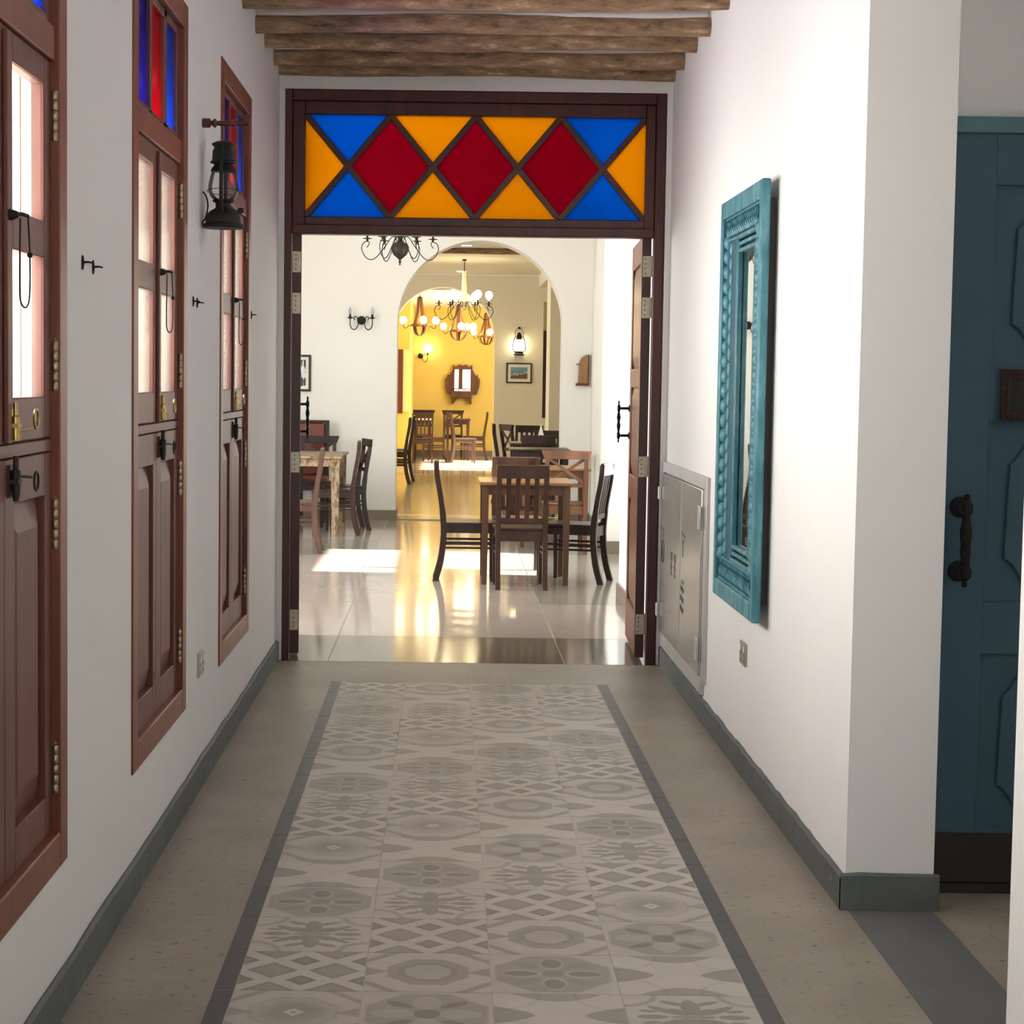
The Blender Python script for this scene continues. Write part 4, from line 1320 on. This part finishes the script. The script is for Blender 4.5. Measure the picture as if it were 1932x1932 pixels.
def table(x0, x1, y0, y1, h, topm, legm, label, lw=0.05, z=0.0, ap=0.07):
    cx, cy = (x0 + x1) / 2, (y0 + y1) / 2
    t = thing('dining_table', label, 'table', (cx, cy, z), 0, 'dining tables')
    a, c = (x1 - x0) / 2, (y1 - y0) / 2
    MB().box(-a, a, -c, c, h - 0.022, h).build('tabletop', topm, t, bevel=0.005)
    MB().box(-a + 0.04, a - 0.04, -c + 0.035, -c + 0.055, h - 0.022 - ap, h - 0.022).box(-a + 0.04, a - 0.04, c - 0.055, c - 0.035, h - 0.022 - ap, h - 0.022).box(-a + 0.035, -a + 0.055, -c + 0.04, c - 0.04, h - 0.022 - ap, h - 0.022).box(a - 0.055, a - 0.035, -c + 0.04, c - 0.04, h - 0.022 - ap, h - 0.022).build('apron', legm, t)
    for sx in (-1, 1):
        for sy in (-1, 1):
            px_, py_ = sx * (a - 0.02 - lw / 2), sy * (c - 0.02 - lw / 2)
            w, w2 = lw / 2, lw / 2 - 0.007
            MB().add([(px_ - w2, py_ - w2, 0), (px_ + w2, py_ - w2, 0), (px_ + w2, py_ + w2, 0), (px_ - w2, py_ + w2, 0), (px_ - w, py_ - w, h - 0.022), (px_ + w, py_ - w, h - 0.022), (px_ + w, py_ + w, h - 0.022), (px_ - w, py_ + w, h - 0.022)],
                     [(0, 3, 2, 1), (4, 5, 6, 7), (0, 1, 5, 4), (1, 2, 6, 5), (2, 3, 7, 6), (3, 0, 4, 7)]).build('leg', legm, t)
    return t


table(0.235, 0.895, 13.16, 13.86, 0.722, M['top_wood'], M['leg_wood'], 'square table with honey coloured top, nearest the double door')
table(0.62, 1.25, 16.2, 16.85, 0.685, M['top_wood'], M['leg_wood'], 'table seen through the cross back of the orange brown chair')
table(0.62, 1.2, 18.15, 18.8, 0.775, M['dark_wood'], M['dark_wood'], 'dark table standing in front of the wide arch')
table(0.70, 1.22, 20.5, 21.2, 0.745, M['mid_wood'], M['dark_wood'], 'dark table inside the wide arch with a white napkin', z=0.012)
table(-1.78, -0.94, 17.0, 18.25, 0.728, M['worn_wood'], M['worn_wood'], 'worn painted table with flaking legs by the arch wall', 0.075)
table(-0.02, 0.43, 33.35, 34.15, 0.73, M['mid_wood'], M['mid_wood'], 'brown table in the sun before the yellow wall', z=0.016)
table(-0.60, -0.26, 33.2, 34.2, 0.73, M['paper'], M['mid_wood'], 'white topped table beside the yellow room window', z=0.016)
nk = MB().lathe([(0.055, 0), (0.05, 0.02), (0.022, 0.12), (0.004, 0.2)], (1.04, 20.75, 0.757), 'z', 8).build('folded_napkin', M['linen'])
tag(nk, 'white folded napkin cone on the dark table', 'napkin')

# high backed leather armchair by the arch wall
ac = thing('armchair', 'red brown leather armchair against the white arch wall', 'armchair', (-1.45, 18.85, 0))
MB().box(-0.27, 0.27, -0.12, 0.12, 0.36, 0.46).build('seat', M['leather'], ac, bevel=0.03)
MB().box(-0.26, 0.23, 0.14, 0.22, 0.45, 0.98).build('backrest', M['leather'], ac, bevel=0.025)
MB().box(-0.29, -0.25, 0.14, 0.24, 0.2, 1.0).box(0.23, 0.27, 0.14, 0.24, 0.2, 1.0).box(-0.29, 0.27, 0.16, 0.24, 0.98, 1.01).build('back_frame', M['dark_wood'], ac, bevel=0.006)
for sx in (-0.26, 0.24):
    for sy in (-0.1, 0.2):
        MB().box(sx - 0.022, sx + 0.022, sy - 0.022, sy + 0.022, 0, 0.37).build('leg', M['dark_wood'], ac)

# ------------------------------------------------------------------ wall and ceiling lamps
def arm_pts(scale, ang):
    prof = [(50, -85), (62, 0), (95, 38), (150, 15), (215, -80), (300, -200), (390, -305), (475, -345), (560, -310), (620, -215), (632, -140), (600, -70), (540, -45), (512, -62), (515, -100), (548, -148)]
    return spline([(r * scale * math.cos(ang), r * scale * math.sin(ang), z * scale) for r, z in prof], 3)


def chandelier(loc, scale, rot, ironm, lit, label, rod_top):
    t = thing('chandelier', label, 'chandelier', loc)
    k = scale
    if not lit:
        MB().lathe([(4 * k, -435 * k), (14 * k, -425 * k), (12 * k, -395 * k), (24 * k, -380 * k), (14 * k, -345 * k), (40 * k, -320 * k), (110 * k, -260 * k), (145 * k, -190 * k), (148 * k, -130 * k), (120 * k, -75 * k), (60 * k, -50 * k), (34 * k, -20 * k), (42 * k, 40 * k), (20 * k, 80 * k), (24 * k, 200 * k)], (0, 0, 0), 'z', 24).build('body', M['dark_bronze'], t)
    else:
        MB().lathe([(10 * k, -150 * k), (40 * k, -120 * k), (60 * k, -100 * k), (20 * k, -70 * k), (48 * k, 0), (84 * k, 40 * k), (60 * k, 110 * k), (52 * k, 420 * k), (40 * k, 640 * k), (58 * k, 660 * k), (8 * k, 690 * k)], (0, 0, 0), 'z', 16).build('body', M['candle'], t)
    top = 200 * k if not lit else 680 * k
    MB().tube([(0, 0, top), (0, 0, rod_top - loc[2])], 0.006, 6).build('chain', ironm, t)
    MB().lathe([(0.03, -0.02), (0.026, 0)], (0, 0, rod_top - loc[2] - 0.001), 'z', 12).build('ceiling_rose', ironm, t)
    for i in range(6):
        a = rot + i * math.pi / 3
        MB().tube(arm_pts(k, a), 7.5 * k, 6).build('arm', ironm, t)
        cx, cy = 540 * k * math.cos(a), 540 * k * math.sin(a)
        cp = MB().lathe([(8 * k, -45 * k), (20 * k, -30 * k), (16 * k, -14 * k), (78 * k, -2 * k), (78 * k, 4 * k), (18 * k, 10 * k), (18 * k, 66 * k)], (cx, cy, 0), 'z', 12).build('candle_cup', ironm, t)
        if lit:
            MB().lathe([(16 * k, 66 * k), (20 * k, 84 * k), (62 * k, 130 * k), (82 * k, 190 * k), (62 * k, 250 * k), (4 * k, 276 * k)], (cx, cy, 0), 'z', 14).build('bulb', M['bulb'], cp)
        else:
            MB().lathe([(10 * k, 66 * k), (26 * k, 100 * k), (26 * k, 130 * k), (4 * k, 210 * k)], (cx, cy, 0), 'z', 10).build('bulb', M['dead_bulb'], cp)
    return t


chandelier((-0.422, 16.5, 2.645), 0.000527, 0.0, M['iron'], False, 'black iron chandelier half hidden above the doorway', 3.5)
chandelier((0.21, 25.0, 2.44), 0.00061, math.radians(3), M['dark_bronze'], True, 'lit chandelier with ivory stem and round bulbs', 3.02)


def basket(x, y, zh, s, rot, label, arms):
    t = thing('basket_chandelier', label, 'chandelier', (x, y, zh), 0, 'basket chandeliers in the yellow room')
    R = 0.155 * s
    hp = MB()
    n = 28
    for i in range(n):
        pass
    hp.lathe([(R, -0.018 * s), (R + 0.006, -0.018 * s), (R + 0.006, 0.018 * s), (R, 0.018 * s)], (0, 0, 0), 'z', 28).build('hoop', M['copper_wood'], t)
    for i in range(6):
        a = rot + i * math.pi / 3
        pr = [(0.036, 0.42), (0.04, 0.36), (0.052, 0.27), (0.085, 0.16), (0.125, 0.07), (0.15, 0.0), (0.142, -0.06), (0.11, -0.115), (0.06, -0.155), (0.01, -0.168)]
        P = spline([(r * s * math.cos(a), r * s * math.sin(a), z * s) for r, z in pr], 2)
        mb = MB()
        tx, ty = -math.sin(a), math.cos(a)
        w = 0.018 * s
        vs, fs = [], []
        for p in P:
            nx, ny = math.cos(a) * 0.004, math.sin(a) * 0.004
            vs += [(p.x - tx * w, p.y - ty * w, p.z), (p.x + tx * w, p.y + ty * w, p.z), (p.x + tx * w + nx, p.y + ty * w + ny, p.z + 0.002), (p.x - tx * w + nx, p.y - ty * w + ny, p.z + 0.002)]
        for j in range(len(P) - 1):
            b0 = j * 4
            fs += [(b0, b0 + 1, b0 + 5, b0 + 4), (b0 + 1, b0 + 2, b0 + 6, b0 + 5), (b0 + 2, b0 + 3, b0 + 7, b0 + 6), (b0 + 3, b0, b0 + 4, b0 + 7)]
        mb.add(vs, fs).build('strap', M['copper_wood'], t)
    MB().lathe([(0.04 * s, 0.40 * s), (0.04 * s, 0.43 * s), (0.01, 0.45 * s)], (0, 0, 0), 'z', 12).build('crown', M['dark_bronze'], t)
    MB().tube([(0, 0, 0.44 * s), (0, 0, 2.8 - zh)], 0.005, 6).build('chain', M['dark_bronze'], t)
    for a in [math.radians(q) for q in arms]:
        c_, s2 = math.cos(a), math.sin(a)
        ar = MB().tube(spline([(R * c_, R * s2, 0), (0.19 * s * c_, 0.19 * s * s2, -0.03 * s), (0.225 * s * c_, 0.225 * s * s2, -0.05 * s), (0.25 * s * c_, 0.25 * s * s2, -0.03 * s), (0.255 * s * c_, 0.255 * s * s2, 0.02 * s)], 4), 0.006, 6).build('arm', M['dark_bronze'], t)
        MB().ball((0.255 * s * c_, 0.255 * s * s2, 0.075 * s), 0.056 * s, 14, 1.1).build('bulb', M['bulb'], ar)
    return t


basket(-0.44, 29.7, 2.285, 1.0, 0.1, 'wooden basket chandelier hanging nearest the arch edge', (178, 2, -76))
basket(0.18, 32.0, 2.265, 1.0, 0.4, 'wooden basket chandelier in the middle, below the ivory stem', (170, -80, 55, -8))
basket(0.70, 34.4, 2.235, 0.95, 0.75, 'wooden basket chandelier farthest back, over the shelf side', (-30, -75, -160))


def sconce(loc, label, arms, lit, k=1.0):
    t = thing('wall_sconce', label, 'sconce', loc)
    MB().ball((0, -0.035 * k, 0), 0.039 * k, 18).lathe([(0.03 * k, -0.02 * k), (0.03 * k, 0)], (0, 0, 0), 'y', 16).build('backplate_ball', M['iron'], t)
    for s_ in arms:
        P = spline([(0.03 * s_ * k, -0.05 * k, -0.005 * k), (0.036 * s_ * k, -0.06 * k, 0.02 * k), (0.048 * s_ * k, -0.06 * k, 0.032 * k), (0.062 * s_ * k, -0.06 * k, 0.028 * k), (0.066 * s_ * k, -0.06 * k, 0.012 * k), (0.055 * s_ * k, -0.06 * k, 0.006 * k)], 4)
        Q = spline([(0.022 * s_ * k, -0.055 * k, 0.0), (0.032 * s_ * k, -0.065 * k, -0.05 * k), (0.05 * s_ * k, -0.07 * k, -0.078 * k), (0.078 * s_ * k, -0.07 * k, -0.078 * k), (0.096 * s_ * k, -0.07 * k, -0.045 * k), (0.098 * s_ * k, -0.07 * k, 0.016 * k)], 4)
        a = MB().tube(P, 0.004 * k, 6).tube(Q, 0.0045 * k, 6).lathe([(0.004 * k, 0.01 * k), (0.028 * k, 0.022 * k), (0.028 * k, 0.026 * k), (0.010 * k, 0.028 * k), (0.010 * k, 0.052 * k)], (0.098 * s_ * k, -0.07 * k, 0), 'z', 12).build('arm', M['iron'], t)
        if lit:
            MB().ball((0.098 * s_ * k, -0.07 * k, 0.10 * k), 0.052 * k, 14).build('bulb', M['bulb'], a)
        else:
            MB().lathe([(0.009 * k, 0.05 * k), (0.014 * k, 0.07 * k), (0.012 * k, 0.09 * k), (0.002 * k, 0.12 * k)], (0.098 * s_ * k, -0.07 * k, 0), 'z', 10).build('bulb', M['dead_bulb'], a)
    return t


sconce((-0.872, 19.2, 2.02), 'unlit two armed iron wall lamp on the white arch wall', (-1, 1), False, 1.14)
sconce((-0.50, 35.5, 1.88), 'single globe wall lamp glowing on the yellow wall', (1,), True, 1.35)

# lit lantern on the beige wall
ll = thing('wall_lantern', 'lit hurricane lantern glowing above the harbour picture', 'lantern', (1.075, 28.43, 1.815))
MB().lathe([(0.078, 0), (0.08, 0.02), (0.06, 0.03), (0.06, 0.06), (0.035, 0.07)], (0, 0, 0), 'z', 16).build('fuel_tank', M['dark_bronze'], ll)
MB().lathe([(0.04, 0.07), (0.068, 0.10), (0.075, 0.15), (0.06, 0.21), (0.042, 0.235)], (0, 0, 0), 'z', 16).build('glass_globe', M['bulb'], ll)
MB().lathe([(0.045, 0.235), (0.05, 0.245), (0.04, 0.26), (0.04, 0.30), (0.025, 0.32), (0.03, 0.33), (0.006, 0.345)], (0, 0, 0), 'z', 14).build('chimney', M['dark_bronze'], ll)
sd = MB()
for s_ in (-1, 1):
    sd.tube(spline([(s_ * 0.055, 0, 0.04), (s_ * 0.092, 0, 0.09), (s_ * 0.094, 0, 0.15), (s_ * 0.072, 0, 0.25), (s_ * 0.045, 0, 0.28)], 5), 0.008, 6)
sd.tube(spline([(-0.06, 0, 0.27), (-0.055, 0, 0.36), (0, 0, 0.41), (0.055, 0, 0.36), (0.06, 0, 0.27)], 5), 0.004, 6)
sd.build('side_tubes', M['dark_bronze'], ll)
MB().tube([(0, 0.07, 0.41), (0, -0.01, 0.41)], 0.012, 8).ball((0, -0.01, 0.41), 0.02, 10).build('bracket', M['dark_bronze'], ll)

for x, y, z, lb in ((0.21, 22.3, 3.02, 'round ceiling downlight above the ivory chandelier stem'), (0.19, 27.6, 3.02, 'small round downlight close to the beige back wall'), (1.46, 26.2, 2.84, 'round downlight under the boxed bulkhead')):
    t = thing('downlight', lb, 'downlight', (x, y, z))
    MB().lathe([(0.07, -0.012), (0.085, 0)], (0, 0, 0), 'z', 18).build('bezel', M['white_plastic'], t)
    MB().lathe([(0.06, -0.016), (0.06, -0.010)], (0, 0, 0), 'z', 18).build('lamp', M['lamp_disc'], t)
o = MB().tube([(-4.8 + 7.0 * i / 20, 22.9 + 0.01 * math.sin(i), 2.985) for i in range(21)], [0.036 * (1 + 0.06 * math.sin(i * 1.7)) for i in range(21)], 12).build('log_beam', M['log'])
tag(o, 'log beam under the lounge ceiling, seen through the wide arch', 'beam')

# ------------------------------------------------------------------ pictures, plaque, carved shelf
def picture(loc, w, h, bw, mat_w, art, label):
    t = thing('picture_frame', label, 'picture', loc)
    a, c = w / 2, h / 2
    MB().box(-a, a, -0.025, 0, -c, -c + bw).box(-a, a, -0.025, 0, c - bw, c).box(-a, -a + bw, -0.025, 0, -c + bw, c - bw).box(a - bw, a, -0.025, 0, -c + bw, c - bw).build('frame', M['black'], t, bevel=0.002)
    MB().box(-a + bw, a - bw, -0.012, -0.002, -c + bw, c - bw).build('mat', M['mat_board'], t)
    MB().box(-a + bw + mat_w, a - bw - mat_w, -0.0135, -0.012, -c + bw + mat_w, c - bw - mat_w).build('print', art, t)
    return t


picture((1.083, 28.5, 1.552), 0.385, 0.305, 0.02, 0.045, M['harbour'], 'black framed harbour photograph below the lit lantern')
picture((-1.56, 19.2, 1.482), 0.36, 0.37, 0.022, 0.03, M['ink'], 'black framed ink picture at the left door leaf')
pq = thing('wall_plaque', 'half arched wooden wall shelf in the corner by the white pier', 'shelf', (1.305, 19.2, 1.39))
arch = [(0.022, 0.02), (0.125, 0.02), (0.125, 0.315)] + [(0.125 - 0.095 * math.sin(math.pi / 2 * i / 8), 0.21 + 0.105 * math.cos(math.pi / 2 * i / 8)) for i in range(1, 9)]
MB().prism(arch, 'y', -0.04, 0).build('board', M['plaque_wood'], pq)
MB().box(0.0, 0.13, -0.07, 0, 0, 0.026).box(0.005, 0.03, -0.07, 0, 0.21, 0.222).build('ledge', M['shelf_wood'], pq)
MB().box(0.122, 0.13, -0.045, 0, 0.02, 0.315).build('dark_edge', M['dark_wood'], pq)

sh = thing('carved_wall_shelf', 'carved brown wall shelf with small mirrors on the yellow wall', 'shelf', (0.287, 35.5, 0.98))
Z = lambda y: (762 - y) * 0.00997
Xp = lambda x: (x - 872) * 0.00997
def sp_(pts): return [(Xp(820 + a * 140 / 1932), Z(660 + b_ * 140 / 1932)) for a, b_ in pts]
for pts, d0, nm in (([(330, 620), (380, 650), (440, 560), (475, 480), (520, 480), (520, 1080), (420, 1160), (320, 1120), (275, 960), (270, 760), (320, 690)], 0.09, 'side_wing'),
                    ([(930, 480), (970, 480), (1010, 570), (1070, 660), (1115, 630), (1120, 690), (1180, 760), (1160, 960), (1100, 1140), (1010, 1150), (930, 1080)], 0.09, 'side_wing'),
                    ([(440, 1060), (1000, 1060), (960, 1230), (430, 1230), (420, 1150)], 0.17, 'shelf_box'),
                    ([(475, 370), (510, 430), (560, 430), (640, 370), (720, 400), (800, 370), (880, 430), (930, 440), (955, 375), (975, 400), (970, 500), (470, 500)], 0.11, 'pediment'),
                    ([(440, 1225), (660, 1225), (560, 1290), (490, 1390), (450, 1400)], 0.14, 'bracket'), ([(760, 1225), (960, 1225), (965, 1390), (930, 1400), (880, 1290)], 0.14, 'bracket'),
                    ([(620, 490), (725, 490), (725, 1010), (620, 1010)], 0.06, 'centre_post')):
    MB().prism(sp_(pts), 'y', -d0, 0).build(nm, M['shelf_wood'], sh, bevel=0.004, smooth=False)
MB().prism(sp_([(500, 490), (950, 490), (950, 1070), (500, 1070)]), 'y', -0.02, -0.005).build('mirror_glass', M['mirror'], sh, smooth=False)
rl = MB()
for k_ in range(9):
    a = 540 + k_ * 45
    (x_, z_), = sp_([(a, 1060)])
    rl.lathe([(0.004, 0), (0.007, 0.02), (0.004, 0.045)], (x_, -0.15, z_), 'z', 8)
(xa_, z_), (xb_, _) = sp_([(520, 1000), (930, 1000)])
rl.bar((xa_, -0.15, z_), (xb_, -0.15, z_), 0.012, 0.012)
rl.build('gallery_rail', M['shelf_wood'], sh)
